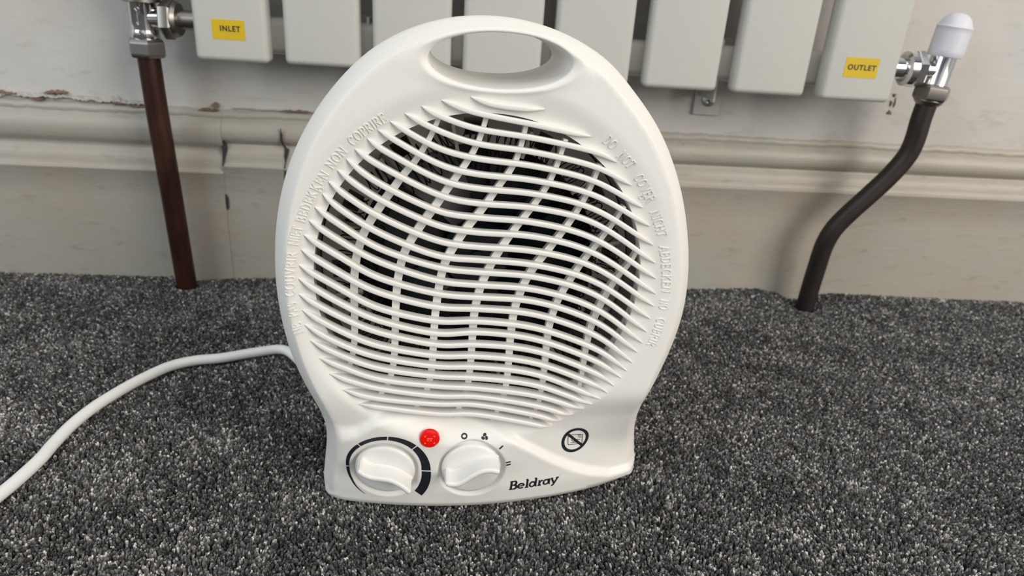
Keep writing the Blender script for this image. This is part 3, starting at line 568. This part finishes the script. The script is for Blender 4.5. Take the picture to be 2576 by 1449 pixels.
# rear housing: swept back from the rim, thinner at the handle
def depth(z): return 36+50*(1-sst(150, 214, z))
mb = MB(); ts = np.r_[0, .04, .10, .2, .35, .5, .65, .8, .88, .94, .98, 1.0]; vs = []
for t in ts:
    fz = sst(222, 165, OP[:, 1]); shr = (.10*t**1.5+.05*max(0, (t-.8)/.2)**2)
    X_ = 5+(OP[:, 0]-5)*(1-shr*(.12+.88*fz)); Z_ = np.where(OP[:, 1] > 130, 130+(OP[:, 1]-130)*(1-shr*.10), OP[:, 1])
    if t > 0: Z_ = np.maximum(Z_, .3)
    nb = -9-depth(OP[:, 1]); n__ = OP[:, 2]*(1-t)+nb*t
    vs += [lw(a, b, c) for a, b, c in zip(X_, Z_, n__)]
ring_last = np.stack([X_, Z_], 1)
mb.add(vs, [(i*NO+k, i*NO+(k+1) % NO, (i+1)*NO+(k+1) % NO, (i+1)*NO+k) for i in range(len(ts)-1) for k in range(NO)])
HB = np.stack([5+28.8*np.cos(th), 230.9+10.0*np.sin(th)], 1)
g = 6; gx, gz = np.meshgrid(np.arange(-110, 115, g), np.arange(2, 250, g)); gp2 = np.stack([gx.ravel(), gz.ravel()], 1)
k = inside(gp2[:, 0], gp2[:, 1], ring_last) & (np.hypot((gp2[:, 0]-5)/33, (gp2[:, 1]-229.8)/14) > 1)
def nback(x, z):
    return -9-depth(np.asarray(z, float))
Vb, Fb = face_mesh([ring_last, HB], [tuple(q) for q in gp2[k]], nback)
mb.add([lw(*q) for q in Vb], Fb)
# wall of the handle hole
ns0 = full_n(HOLE[:, 0], HOLE[:, 1]); nb0 = nback(HB[:, 0], HB[:, 1]); vs = []
for t in (0, .1, .3, .6, .9, 1):
    Q = HOLE*(1-t)+HB*t; vs += [lw(a, b, c) for a, b, c in zip(Q[:, 0], Q[:, 1], ns0*(1-t)+nb0*t)]
m_ = len(th); mb.add(vs, [(i*m_+k, i*m_+(k+1) % m_, (i+1)*m_+(k+1) % m_, (i+1)*m_+k) for i in range(5) for k in range(m_)])
mb.obj('rear_shell', M_PLASTIC, H, sharp=55)

# inside: duct wall, mica ring, fan
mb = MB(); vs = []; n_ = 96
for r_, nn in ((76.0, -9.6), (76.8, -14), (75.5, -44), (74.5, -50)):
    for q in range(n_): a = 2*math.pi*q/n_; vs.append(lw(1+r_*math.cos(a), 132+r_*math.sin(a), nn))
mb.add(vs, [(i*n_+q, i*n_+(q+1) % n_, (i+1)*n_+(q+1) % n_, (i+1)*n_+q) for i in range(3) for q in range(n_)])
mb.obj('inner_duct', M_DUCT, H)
mb = MB(); vs = []; fs = []; n_ = 96          # slotted board ring
for j, r_ in enumerate((59, 63, 67, 71, 75.5)):
    for q in range(n_): a = 2*math.pi*q/n_; vs.append(lw(1+r_*math.cos(a), 132+r_*math.sin(a), -27))
for j in range(4):
    for q in range(n_):
        if (j in (1, 2) and q % 8 in (0, 1)) or 57 < q < 88: continue
        fs.append((j*n_+q, j*n_+(q+1) % n_, (j+1)*n_+(q+1) % n_, (j+1)*n_+q))
mb.add(vs, fs); mb.obj('mica_ring', M_MICA, H, smooth=False)
for q in range(12):                            # standing mica supports between duct and board
    a = 2*math.pi*(q+.4)/12; ca, sa = math.cos(a), math.sin(a)
    P_ = [(1+r_*ca+s_*sa, 132+r_*sa-s_*ca, nn) for nn in (-17, -26.9) for r_, s_ in ((57, -.8), (70, -.8), (70, .8), (57, .8))]
    mb = MB(); mb.add([lw(*p) for p in P_], [(0, 1, 2, 3), (4, 5, 6, 7), (0, 1, 5, 4), (1, 2, 6, 5), (2, 3, 7, 6), (3, 0, 4, 7)]); mb.obj('mica_support', M_MICA, H, smooth=False)
mb = MB(); lathe(mb, [(.062, 0), (.062, .003), (.060, .0032), (.002, .0032)], lw(1, 132, -50), (0, -1, 0), 64); mb.obj('fan_backplate', M_BLACK, H, sharp=40)
FAN = MB(); lathe(FAN, [(.018, 0), (.018, .010), (.016, .012), (.004, .013), (.0038, .015), (.0001, .0152)], lw(1, 132, -46), (0, -1, 0), 48)
for q in range(7):
    vs = []; 
    for r_ in np.linspace(16, 58, 8):
        for w_ in (-1, -.3, .4, 1):
            a = 2*math.pi*q/7+w_*(.36-.0015*r_)+r_*.006
            vs.append(lw(1+r_*math.cos(a), 132+r_*math.sin(a), -41+4.5*w_))
    FAN.add(vs, [(4*i+j, 4*i+j+1, 4*i+5+j, 4*i+4+j) for i in range(7) for j in range(3)])
FAN.obj('fan', M_BLACK, H)
for ring_r, nn in ((66, -18), (55, -21)):
    for q in range(8):
        a0_, a1_ = 2*math.pi*(q+.06)/8+.2, 2*math.pi*(q+.94)/8+.2
        A_ = np.array([1+ring_r*math.cos(a0_), 132+ring_r*math.sin(a0_)]); B_ = np.array([1+ring_r*math.cos(a1_), 132+ring_r*math.sin(a1_)])
        Lc = np.linalg.norm(B_-A_); turns = int(Lc/3.1); T_ = (B_-A_)/Lc; Q_ = np.array([-T_[1], T_[0]]); tt = np.linspace(0, 1, turns*12+1)
        rad_ = 4.6+.5*np.sin(tt*9+q)
        P_ = [lw(*(A_+(B_-A_)*t+Q_*r_*math.cos(2*math.pi*turns*t)+T_*(.8*math.sin(t*17+q))), nn+r_*math.sin(2*math.pi*turns*t)) for t, r_ in zip(tt, rad_)]
        mb = MB(); tube(mb, P_, .00034, 5); mb.obj('heating_coil', M_WIRE, H)

# grille ribs: S-shaped blades, rounded in front, tapering into the shell at both ends
def rib_mesh(pts):
    P = smooth_path(pts, 64); 
    seg = np.r_[0, np.cumsum(np.linalg.norm(np.diff(P, axis=0), axis=1))]; Lr = seg[-1]
    q = np.linspace(0, Lr, 84); P = np.stack([np.interp(q, seg, P[:, 0]), np.interp(q, seg, P[:, 1])], 1)
    kk = np.exp(-.5*(np.arange(-4, 5)/2.0)**2); kk /= kk.sum(); pad = np.vstack([2*P[0]-P[4:0:-1], P, 2*P[-1]-P[-2:-6:-1]])
    P = np.stack([np.convolve(pad[:, 0], kk, 'valid'), np.convolve(pad[:, 1], kk, 'valid')], 1)
    T = np.gradient(P, axis=0); T /= np.linalg.norm(T, axis=1)[:, None]; Nn = np.stack([-T[:, 1], T[:, 0]], 1)
    de = np.minimum(q, Lr-q); tp = np.clip(de/np.interp(q, [0, Lr], [8, 13]), 0, 1); w = 1.22*(.10+.90*(1-(1-tp)**1.9)); fr = .4+0*q
    base = nfield(P[:, 0], P[:, 1]); drop = np.where(de < 9, (1-np.clip(de/9, 0, 1))**2, 0)
    front = .5*(1-drop)+(np.minimum(base, .3)+.15)*drop
    back = np.maximum(front-5.0-1.3*sst(95, 60, P[:, 1]), np.where(np.hypot(P[:, 0]-1, P[:, 1]-132) > 76, base-1.5, -99))
    prof = [(-.78, 1.0), (-1.0, .10), (-.98, .055), (-.82, .022), (-.45, .004), (0, 0), (.45, .004), (.82, .022), (.98, .055), (1.0, .10), (.78, 1.0)]
    vs = []; npf = len(prof)
    for p, n2, ww, f_, b_ in zip(P, Nn, w, front, back):
        dep = f_-b_
        for u, d_ in prof:
            dd = d_*8 if d_ < .5 else dep
            dd = min(dd, dep); x = p+n2*ww*u; vs.append(lw(x[0], x[1], f_-dd*(1 if d_ > .5 else min(1, ww/1.3))))
    fs = [(i*npf+j, i*npf+(j+1) % npf, (i+1)*npf+(j+1) % npf, (i+1)*npf+j) for i in range(len(P)-1) for j in range(npf)]
    fs += [tuple(range(npf)), tuple((len(P)-1)*npf+j for j in range(npf))]
    mesh_obj('grille_rib', vs, fs, M_RIB, H, True, 50)
for rp in RIBS: rib_mesh(rp)
# upright struts behind the ribs
for si, sp in enumerate(STRUTS):
    P = smooth_path(sp, 90); kk = np.exp(-.5*(np.arange(-5, 6)/2.5)**2); kk /= kk.sum()
    pad = np.vstack([2*P[0]-P[5:0:-1], P, 2*P[-1]-P[-2:-7:-1]]); P = np.stack([np.convolve(pad[:, 0], kk, 'valid'), np.convolve(pad[:, 1], kk, 'valid')], 1)
    T0 = P[0]-P[1]; T0 /= np.linalg.norm(T0); T1 = P[-1]-P[-2]; T1 /= np.linalg.norm(T1)
    P = np.vstack([P[0]+T0*5, P, P[-1]+T1*2.5])
    T = np.gradient(P, axis=0); T /= np.linalg.norm(T, axis=1)[:, None]; Nn = np.stack([-T[:, 1], T[:, 0]], 1)
    fr = np.linspace(0, 1, len(P)); hw = np.interp(fr, [0, .12, .35, .6, .8, 1], [1.0, 1.25, 1.9, 1.9, 1.6, 1.1])*(1.0 if si < 5 else .92)
    vs = []
    for p, n2, w_ in zip(P, Nn, hw):
        for u, nn in ((-1, -4.4), (1, -4.4), (.9, -8.2), (-.9, -8.2)): x = p+n2*w_*u; vs.append(lw(x[0], x[1], nn))
    fs = [(i*4+j, i*4+(j+1) % 4, (i+1)*4+(j+1) % 4, (i+1)*4+j) for i in range(len(P)-1) for j in range(4)]+[(0, 1, 2, 3), tuple((len(P)-1)*4+j for j in range(4))]
    mesh_obj('grille_strut', vs, fs, M_RIB, H, True, 40)

# ---- strokes laid on the shell
def stroke(mb, pts, w, off=.12, raised=None, step=.6, closed=False):
    P = np.array(pts, float)
    if closed: P = np.vstack([P, P[:1]])
    sg = np.r_[0, np.cumsum(np.linalg.norm(np.diff(P, axis=0), axis=1))]; n = max(2, int(sg[-1]/step)+1)
    q = np.unique(np.r_[np.linspace(0, sg[-1], n), sg]); Pq = np.stack([np.interp(q, sg, P[:, 0]), np.interp(q, sg, P[:, 1])], 1)
    T = np.gradient(Pq, axis=0); T /= np.linalg.norm(T, axis=1)[:, None]+1e-9; Nn = np.stack([-T[:, 1], T[:, 0]], 1)
    W = np.interp(q/sg[-1], np.linspace(0, 1, len(np.atleast_1d(w))), np.atleast_1d(w)) if np.ndim(w) else np.full(len(q), w)
    A = Pq+Nn*W[:, None]; B = Pq-Nn*W[:, None]; na = full_n(A[:, 0], A[:, 1]); nb = full_n(B[:, 0], B[:, 1])
    if raised is None:
        vs = [lw(a[0], a[1], x+off) for a, x in zip(A, na)]+[lw(b[0], b[1], x+off) for b, x in zip(B, nb)]; m = len(A)
        mb.add(vs, [(i, i+1, m+i+1, m+i) for i in range(m-1)])
    else:
        vs = []
        for a, b, x, y, c in zip(A, B, na, nb, Pq):
            a2 = c+(a-c)*.45; b2 = c+(b-c)*.45
            vs += [lw(a[0], a[1], x-.2), lw(a2[0], a2[1], (x+y)/2+raised), lw(b2[0], b2[1], (x+y)/2+raised), lw(b[0], b[1], y-.2)]
        m = len(A); fs = [(4*i+j, 4*i+4+j, 4*i+5+j, 4*i+1+j) for i in range(m-1) for j in range(3)]+[(0, 1, 2, 3), (4*m-4, 4*m-3, 4*m-2, 4*m-1)]
        mb.add(vs, fs)
def arc(cx, cz, rx, rz, a0, a1, n=14): return [(cx+rx*math.cos(math.radians(a)), cz+rz*math.sin(math.radians(a))) for a in np.linspace(a0, a1, n)]
def serif(x, y, w=.11): return [(x-w, y), (x+w, y)]
GL = {  # width, strokes in a unit-high cell
 'N': (.82, [[(.14, 0), (.14, 1)], [(.14, 1), (.70, 0)], [(.70, 0), (.70, 1)], serif(.14, 0), serif(.10, 1), serif(.70, 1)]),
 'E': (.66, [[(.14, 0), (.14, 1)], [(.05, 1), (.60, 1), (.60, .82)], [(.14, .52), (.46, .52)], [(.05, 0), (.62, 0), (.62, .2)], [(.46, .42), (.46, .62)]]),
 'P': (.64, [[(.14, 0), (.14, 1)], serif(.14, 0), [(.05, 1), (.34, 1)]+arc(.34, .75, .23, .25, 90, -90)+[(.14, .5)]]),
 'A': (.80, [[(.10, 0), (.42, 1), (.72, 0)], [(.22, .36), (.60, .36)], serif(.10, 0), serif(.72, 0)]),
 'S': (.60, [arc(.31, .74, .22, .26, 20, 250, 12)+arc(.31, .25, .24, .26, 90, -160, 12)]),
 'C': (.74, [arc(.42, .5, .33, .5, 45, 315, 20), [(.66, .98), (.66, .74)]]),
 'O': (.84, [arc(.42, .5, .34, .5, 0, 360, 26)]),
 'U': (.80, [[(.14, 1), (.14, .3)]+arc(.40, .3, .26, .3, 180, 360, 12)+[(.66, 1)], serif(.14, 1), serif(.66, 1)]),
 'V': (.78, [[(.08, 1), (.40, 0), (.70, 1)], serif(.08, 1), serif(.70, 1)]),
 'R': (.74, [[(.14, 0), (.14, 1)], serif(.14, 0), [(.05, 1), (.34, 1)]+arc(.34, .76, .22, .24, 90, -90)+[(.14, .52)], [(.34, .52), (.66, 0), (.74, 0)]]),
 'I': (.34, [[(.16, 0), (.16, 1)], serif(.16, 0), serif(.16, 1)]),
 'T': (.70, [[(.34, 0), (.34, 1)], [(.04, .8), (.04, 1), (.64, 1), (.64, .8)], serif(.34, 0)]),
 'B': (.66, [[(.14, 0), (.14, 1)], [(.05, 1), (.32, 1)]+arc(.32, .76, .2, .24, 90, -90)+[(.14, .52)], [(.32, .52)]+arc(.34, .26, .24, .26, 90, -90)+[(.05, 0)]]),
 'D': (.76, [[(.14, 0), (.14, 1)], [(.05, 1), (.30, 1)]+arc(.30, .5, .36, .5, 90, -90, 18)+[(.05, 0)]]),
 'K': (.78, [[(.14, 0), (.14, 1)], [(.64, 1), (.16, .46)], [(.30, .60), (.68, 0)], serif(.14, 0), serif(.14, 1), serif(.64, 1), serif(.68, 0)]),
 'H': (.80, [[(.14, 0), (.14, 1)], [(.66, 0), (.66, 1)], [(.14, .52), (.66, .52)], serif(.14, 0), serif(.14, 1), serif(.66, 0), serif(.66, 1)]),
}
def arc_word(mb, word, p0, p1, h=4.0):
    """letters whose tops point away from the grille centre, first and last letter centres given"""
    c = np.array([1.0, 132.0]); a = []; r = []
    for p in (p0, p1): v = np.array(p)-c; a.append(math.atan2(v[0], v[1])); r.append(float(np.hypot(*v)))
    ws = [GL[ch][0] for ch in word]; cen = (np.cumsum(ws)-np.array(ws)/2)/sum(ws)
    arc_len = (a[1]-a[0])*np.mean(r); nat = sum(ws)*h; sx = arc_len/nat
    for ch, t in zip(word, cen):
        aa = a[0]+(a[1]-a[0])*t; rr = r[0]+(r[1]-r[0])*t; ctr = c+rr*np.array([math.sin(aa), math.cos(aa)])
        ex = np.array([math.cos(aa), -math.sin(aa)]); ez = np.array([math.sin(aa), math.cos(aa)])
        for st in GL[ch][1]:
            pts = [ctr+ex*(u-GL[ch][0]/2)*h*min(sx, 1.1)*.86+ez*(v-.5)*h for u, v in st]; stroke(mb, pts, .29, raised=.42, step=.8)
ml = MB(); mr = MB()
for w in ('NE', 'PAS', 'COUVRIR', 'NIET', 'BEDEKKEN', 'NON', 'COPRIRE'): arc_word(ml, w, *WORDS[w])
for w in ('DO', 'NOT', 'COVER', 'NICHT', 'ABDECKEN', 'NO_', 'CUBRIR'): arc_word(mr, w.strip('_'), *WORDS[w])
ml.obj('embossed_lettering', M_PLASTIC, H)['label'] = 'raised warning words up the left of the grille'
mr.obj('embossed_lettering', M_PLASTIC, H)['label'] = 'raised warning words down the right of the grille'
for x_, z_ in ((-70.3, 173.0), (72.6, 173.4)):
    mb = MB(); stroke(mb, arc(x_, z_, .95, .95, 0, 360, 16), .28, raised=.4, step=.4); mb.obj('mould_pip', M_PLASTIC, H)

# ---- controls
def knob(cx, cz, grip_pts, label):
    n0 = float(nfield([cx], [cz])[0])
    slope = float(nfield([cx], [cz+14])[0]-nfield([cx], [cz-14])[0])/28.0; sx_ = float(nfield([cx+14], [cz])[0]-nfield([cx-14], [cz])[0])/28.0
    def q(x, z, n): return lw(x, z, n0+(x-cx)*sx_+(z-cz)*slope+n)
    vs = []; prof = [(15.2, -.6), (15.2, 1.6), (14.9, 2.3), (14.3, 2.75), (13.2, 3.05), (10, 3.4), (6, 3.6), (3, 3.7), (.05, 3.75)]; m = 72
    for r_, n in prof: vs += [q(cx+r_*math.cos(2*math.pi*k/m), cz+r_*math.sin(2*math.pi*k/m), n) for k in range(m)]
    fs = [(i*m+k, i*m+(k+1) % m, (i+1)*m+(k+1) % m, (i+1)*m+k) for i in range(len(prof)-1) for k in range(m)]
    kn = mesh_obj('control_knob', vs, fs, M_KNOB, H, True, 60); kn['label'] = label
    P = smooth_path(grip_pts, 48); T = np.gradient(P, axis=0); T /= np.linalg.norm(T, axis=1)[:, None]; Nn = np.stack([-T[:, 1], T[:, 0]], 1)
    u = np.linspace(0, 1, len(P)); hw = 1.55*np.clip(np.minimum(u, 1-u)/.03, .35, 1)**.5
    prof = [(-1.9, 2.6), (-1.25, 4.4), (-1.08, 6), (-1.0, 12.4), (-.88, 13.4), (-.6, 13.9), (0, 14.1), (.6, 13.9), (.88, 13.4), (1.0, 12.4), (1.08, 6), (1.25, 4.4), (1.9, 2.6)]
    vs = []; e_ = np.clip(np.minimum(u, 1-u)/.04, 0, 1)**.5
    for p, n2, w_, ee in zip(P, Nn, hw, e_):
        for a, n in prof: x = p+n2*w_*a; vs.append(q(x[0], x[1], n-(.5*(1-ee) if n > 10 else 0)))
    k2 = len(prof); fs = [(i*k2+j, i*k2+(j+1) % k2, (i+1)*k2+(j+1) % k2, (i+1)*k2+j) for i in range(len(P)-1) for j in range(k2)]+[tuple(range(k2)), tuple((len(P)-1)*k2+j for j in range(k2))]
    mesh_obj('grip', vs, fs, M_KNOB, kn, True, 45)
_g = lambda a: [(x, z-1.4) for x, z in a]
knob(*KL, _g([(-57.2, 34.6), (-54.5, 32.0), (-50.5, 30.4), (-46, 30.1), (-41, 29.3), (-36.8, 27.0), (-33.4, 24.0), (-31.8, 22.2)]), 'left thermostat knob turned down to the right')
knob(*KR, _g([(-13.9, 29.0), (-10.5, 27.9), (-7, 28.4), (-3.4, 30.8), (0, 33.4), (4, 35.6), (8, 36.2), (11, 35.6), (12.8, 34.9)]), 'right switch knob with its grip tilted up to the right')

mb = MB(); cx, cz = -22.0, 47.7; n0 = float(nfield([cx], [cz])[0]); prof = [(5.1, -.6), (5.1, .7), (4.8, 1.2), (4.0, 1.55), (2.5, 1.8), (.05, 1.9)]
vs = []; m = 40
for r_, n in prof: vs += [lw(cx+r_*math.cos(2*math.pi*k/m), cz+r_*math.sin(2*math.pi*k/m), n0+n) for k in range(m)]
mb.add(vs, [(i*m+k, i*m+(k+1) % m, (i+1)*m+(k+1) % m, (i+1)*m+k) for i in range(len(prof)-1) for k in range(m)])
led = mb.obj('indicator_lamp', M_LED, H); led['label'] = 'lit red indicator lamp'
mb = MB()
for x0, x1, z0, z1 in ((-2.6, 2.6, -2.3, -1.7), (-2.6, 2.6, 1.9, 2.4), (-2.6, -2.1, -2.3, 2.4), (2.1, 2.6, -2.3, 2.4), (-1.4, 1.4, .6, 1.1), (-1.2, -.5, -.6, .2), (.2, 1.0, -.6, 0)):
    f_ = lambda x, z, o_: lw(cx+x, cz+z, n0+1.9-.019*(x*x+z*z)+o_)
    mb.add([f_(x0, z0, .06), f_(x1, z0, .06), f_(x1, z1, .06), f_(x0, z1, .06), f_(x0, z0, -.3), f_(x1, z0, -.3), f_(x1, z1, -.3), f_(x0, z1, -.3)], [(0, 1, 2, 3), (0, 4, 5, 1), (1, 5, 6, 2), (2, 6, 7, 3), (3, 7, 4, 0)])
mb.obj('neon_element', M_NEON, led, smooth=False)

# growing black dial scale round the left knob (angles clockwise from the top)
mb = MB(); c_ = (-44.2, 27.8)
A_K = [-150, -93, -41, 4, 45.5, 92, 133]; 
def ro(a): return np.interp(a, [-150, -120, -93, -41, 4, 45, 90, 133], [21.9, 20.6, 20.1, 20.6, 21.4, 22.3, 23.0, 25.4])
def ri(a): return np.interp(a, [-150, -120, -93, -41, 4, 45, 90, 133], [21.7, 19.5, 18.4, 18.5, 19.0, 18.9, 18.3, 20.4])
for a0_, a1_ in zip(A_K[:-1], A_K[1:]):
    aa = np.linspace(a0_+(.9 if a0_ > -150 else 0), a1_-(.9 if a1_ < 133 else 0), 30); rows = 5; vs = []
    for t in np.linspace(0, 1, rows):
        r_ = ri(aa)*(1-t)+ro(aa)*t; x = c_[0]+r_*np.sin(np.radians(aa)); z = c_[1]+r_*np.cos(np.radians(aa)); nn = full_n(x, z)+.14
        vs += [lw(*q) for q in zip(x, z, nn)]
    mb.add(vs, [(i*30+j, i*30+j+1, (i+1)*30+j+1, (i+1)*30+j) for i in range(rows-1) for j in range(29)])
mb.obj('dial_scale', M_INK, H)['label'] = 'black segmented arc that widens clockwise'
mb = MB(); stroke(mb, arc(-4.5, 47.4, 1.25, 1.0, 0, 360, 30), .38, step=.2); mb.obj('off_symbol', M_INK, H)
mb = MB()
for k in range(3):                                  # three-bladed fan sign
    a = 90+120*k; stroke(mb, arc(5.9+.55*math.cos(math.radians(a-25)), 46.9+.5*math.sin(math.radians(a-25)), .62, .55, a-60, a+130, 14), [.2, .66, .7, .5, .15], step=.15)
mb.obj('fan_symbol', M_INK, H)
mb = MB(); stroke(mb, [(13.5, 40.5), (15.3, 42.7)], .4, step=.4); mb.obj('low_heat_mark', M_INK, H)
mb = MB(); stroke(mb, [(17.6, 31.3), (20.1, 31.9)], .4, step=.4); stroke(mb, [(17.8, 29.6), (20.2, 30.2)], .4, step=.4); mb.obj('high_heat_mark', M_INK, H)

mb = MB(); ic = (55.4, 38.5)
rot_ = math.radians(-12)
def ell(rx, rz, n=48): return [(ic[0]+rx*math.cos(t)*math.cos(rot_)-rz*math.sin(t)*math.sin(rot_), ic[1]+rx*math.cos(t)*math.sin(rot_)+rz*math.sin(t)*math.cos(rot_)) for t in np.linspace(0, 2*math.pi, n)]
stroke(mb, ell(6.9, 7.2), .86, off=.14, step=.4); stroke(mb, [(50.4, 43.3), (60.6, 33.2)], .74, off=.16, step=.4)
for pts in ([(51.6, 36.0), (51.0, 42.3), (59.2, 41.4), (59.8, 35.0), (51.6, 36.0)], [(52.6, 41.0), (54.2, 40.8)], [(52.6, 40.1), (54.0, 39.9)], [(56.6, 41.3), (58.6, 41.1)], [(56.8, 40.4), (58.8, 40.2)], [(57.2, 39.5), (58.9, 39.3)],
            [(53.2, 39.0), (54.2, 37.6), (55.6, 37.3), (56.6, 38.6), (57.6, 38.2)], [(53.4, 36.9), (56.6, 36.5)], [(57.4, 38.0), (58.6, 37.9)]):
    stroke(mb, pts, .17, off=.13, step=.4)
mb.obj('warning_symbol', M_INK, H)['label'] = 'black crossed-out circle for do not cover'

# maker's word, slab serif, slanting up to the right
mb = MB(); Ax, Az = np.array([20.4, 12.5]), None
ang = math.radians(3.5); EX = np.array([math.cos(ang), math.sin(ang)])*.935; EZ = np.array([-math.sin(ang)+.12, math.cos(ang)])
def bel(x, y): p = np.array([20.4, 12.9])+EX*x+EZ*y; return (p[0], p[1])
def bs(pts, w): stroke(mb, [bel(*p) for p in pts], w, off=.14, step=.35)
CAP, XH, W1, W2 = 5.9, 3.8, .57, .40
bs([(.9, .3), (.9, CAP-.3)], W1); bs([(0, .33), (2.6, .33)], W2); bs([(0, CAP-.33), (2.5, CAP-.33)], W2); bs([(.9, 3.1), (2.6, 3.1)], W2)
bs(arc(2.5, 4.45, 1.15, 1.2, 90, -90, 12), W1*.95); bs(arc(2.6, 1.7, 1.35, 1.37, 90, -90, 12), W1)
bs(arc(6.6, 1.9, 1.65, 1.6, 0, 320, 26), W1*.85); bs([(5.0, 1.95), (8.3, 1.95)], W2*.9)
bs([(10.1, .3), (10.1, CAP-.2)], W1); bs([(9.1, .3), (11.1, .3)], W2); bs([(9.2, CAP-.25), (10.2, CAP-.25)], W2)
bs(arc(13.2, 1.9, 1.5, 1.6, 0, 360, 26), W1*.85); bs([(15.1, .3), (15.1, CAP-.2)], W1); bs([(14.2, CAP-.25), (15.2, CAP-.25)], W2); bs([(15.1, .3), (16.0, .3)], W2)
bs([(17.4, .3), (17.4, XH-.2)], W1); bs([(16.5, .3), (18.6, .3)], W2); bs([(16.6, XH-.25), (17.5, XH-.25)], W2); bs([(17.5, 2.3), (18.2, 3.3), (19.2, 3.4)], W1*.85)
bs(arc(21.3, 1.9, 1.5, 1.6, 0, 360, 26), W1*.85); bs([(23.1, .3), (23.1, XH-.1)], W1); bs([(23.1, .3), (23.9, .3)], W2); bs([(22.4, XH-.2), (23.3, XH-.2)], W2)
bs([(24.4, XH-.2), (26.3, .1)], W1*.9); bs([(28.0, XH-.2), (25.8, -1.3), (24.9, -1.5)], W1*.85); bs([(23.9, XH-.2), (25.3, XH-.2)], W2); bs([(27.0, XH-.2), (28.8, XH-.2)], W2)
bs([(29.0, 5.0), (29.25, 5.0)], .18)
mb.obj('brand_lettering', M_INK, H)['label'] = 'black slab-serif maker word under the wave line'

# mains lead, running from the back of the heater out to the left over the carpet
inv = H.matrix_world.inverted() if False else (Matrix.Translation(H.location) @ Matrix((Xh, -Nh, Uh)).transposed().to_4x4()).inverted()
cp = [(-35, -195, 34), (-70, -178, 24), (-98, -150, 11), (-118, -120, 5.0), (-134, -103, 4.6), (-152, -107.5, 4.4), (-173, -117, 4.2), (-190, -122, 4.2), (-203.5, -131, 4.2), (-214, -147, 4.2), (-222, -164, 4.2), (-228.5, -183, 4.2), (-231.8, -202, 4.2), (-232.3, -220, 4.2), (-232.0, -236, 4.2), (-235.5, -262, 4.2), (-244, -292, 4.2), (-262, -330, 4.2), (-300, -378, 4.2), (-360, -420, 4.2), (-450, -450, 4.2), (-560, -462, 4.2)]
mb = MB(); P_ = smooth_path(cp, 220)*MM
tube(mb, [tuple(inv @ Vector(q)) for q in P_], .0034, 20); co_ = mb.obj('power_cord', M_CORD, H); co_['label'] = 'white round mains cord'
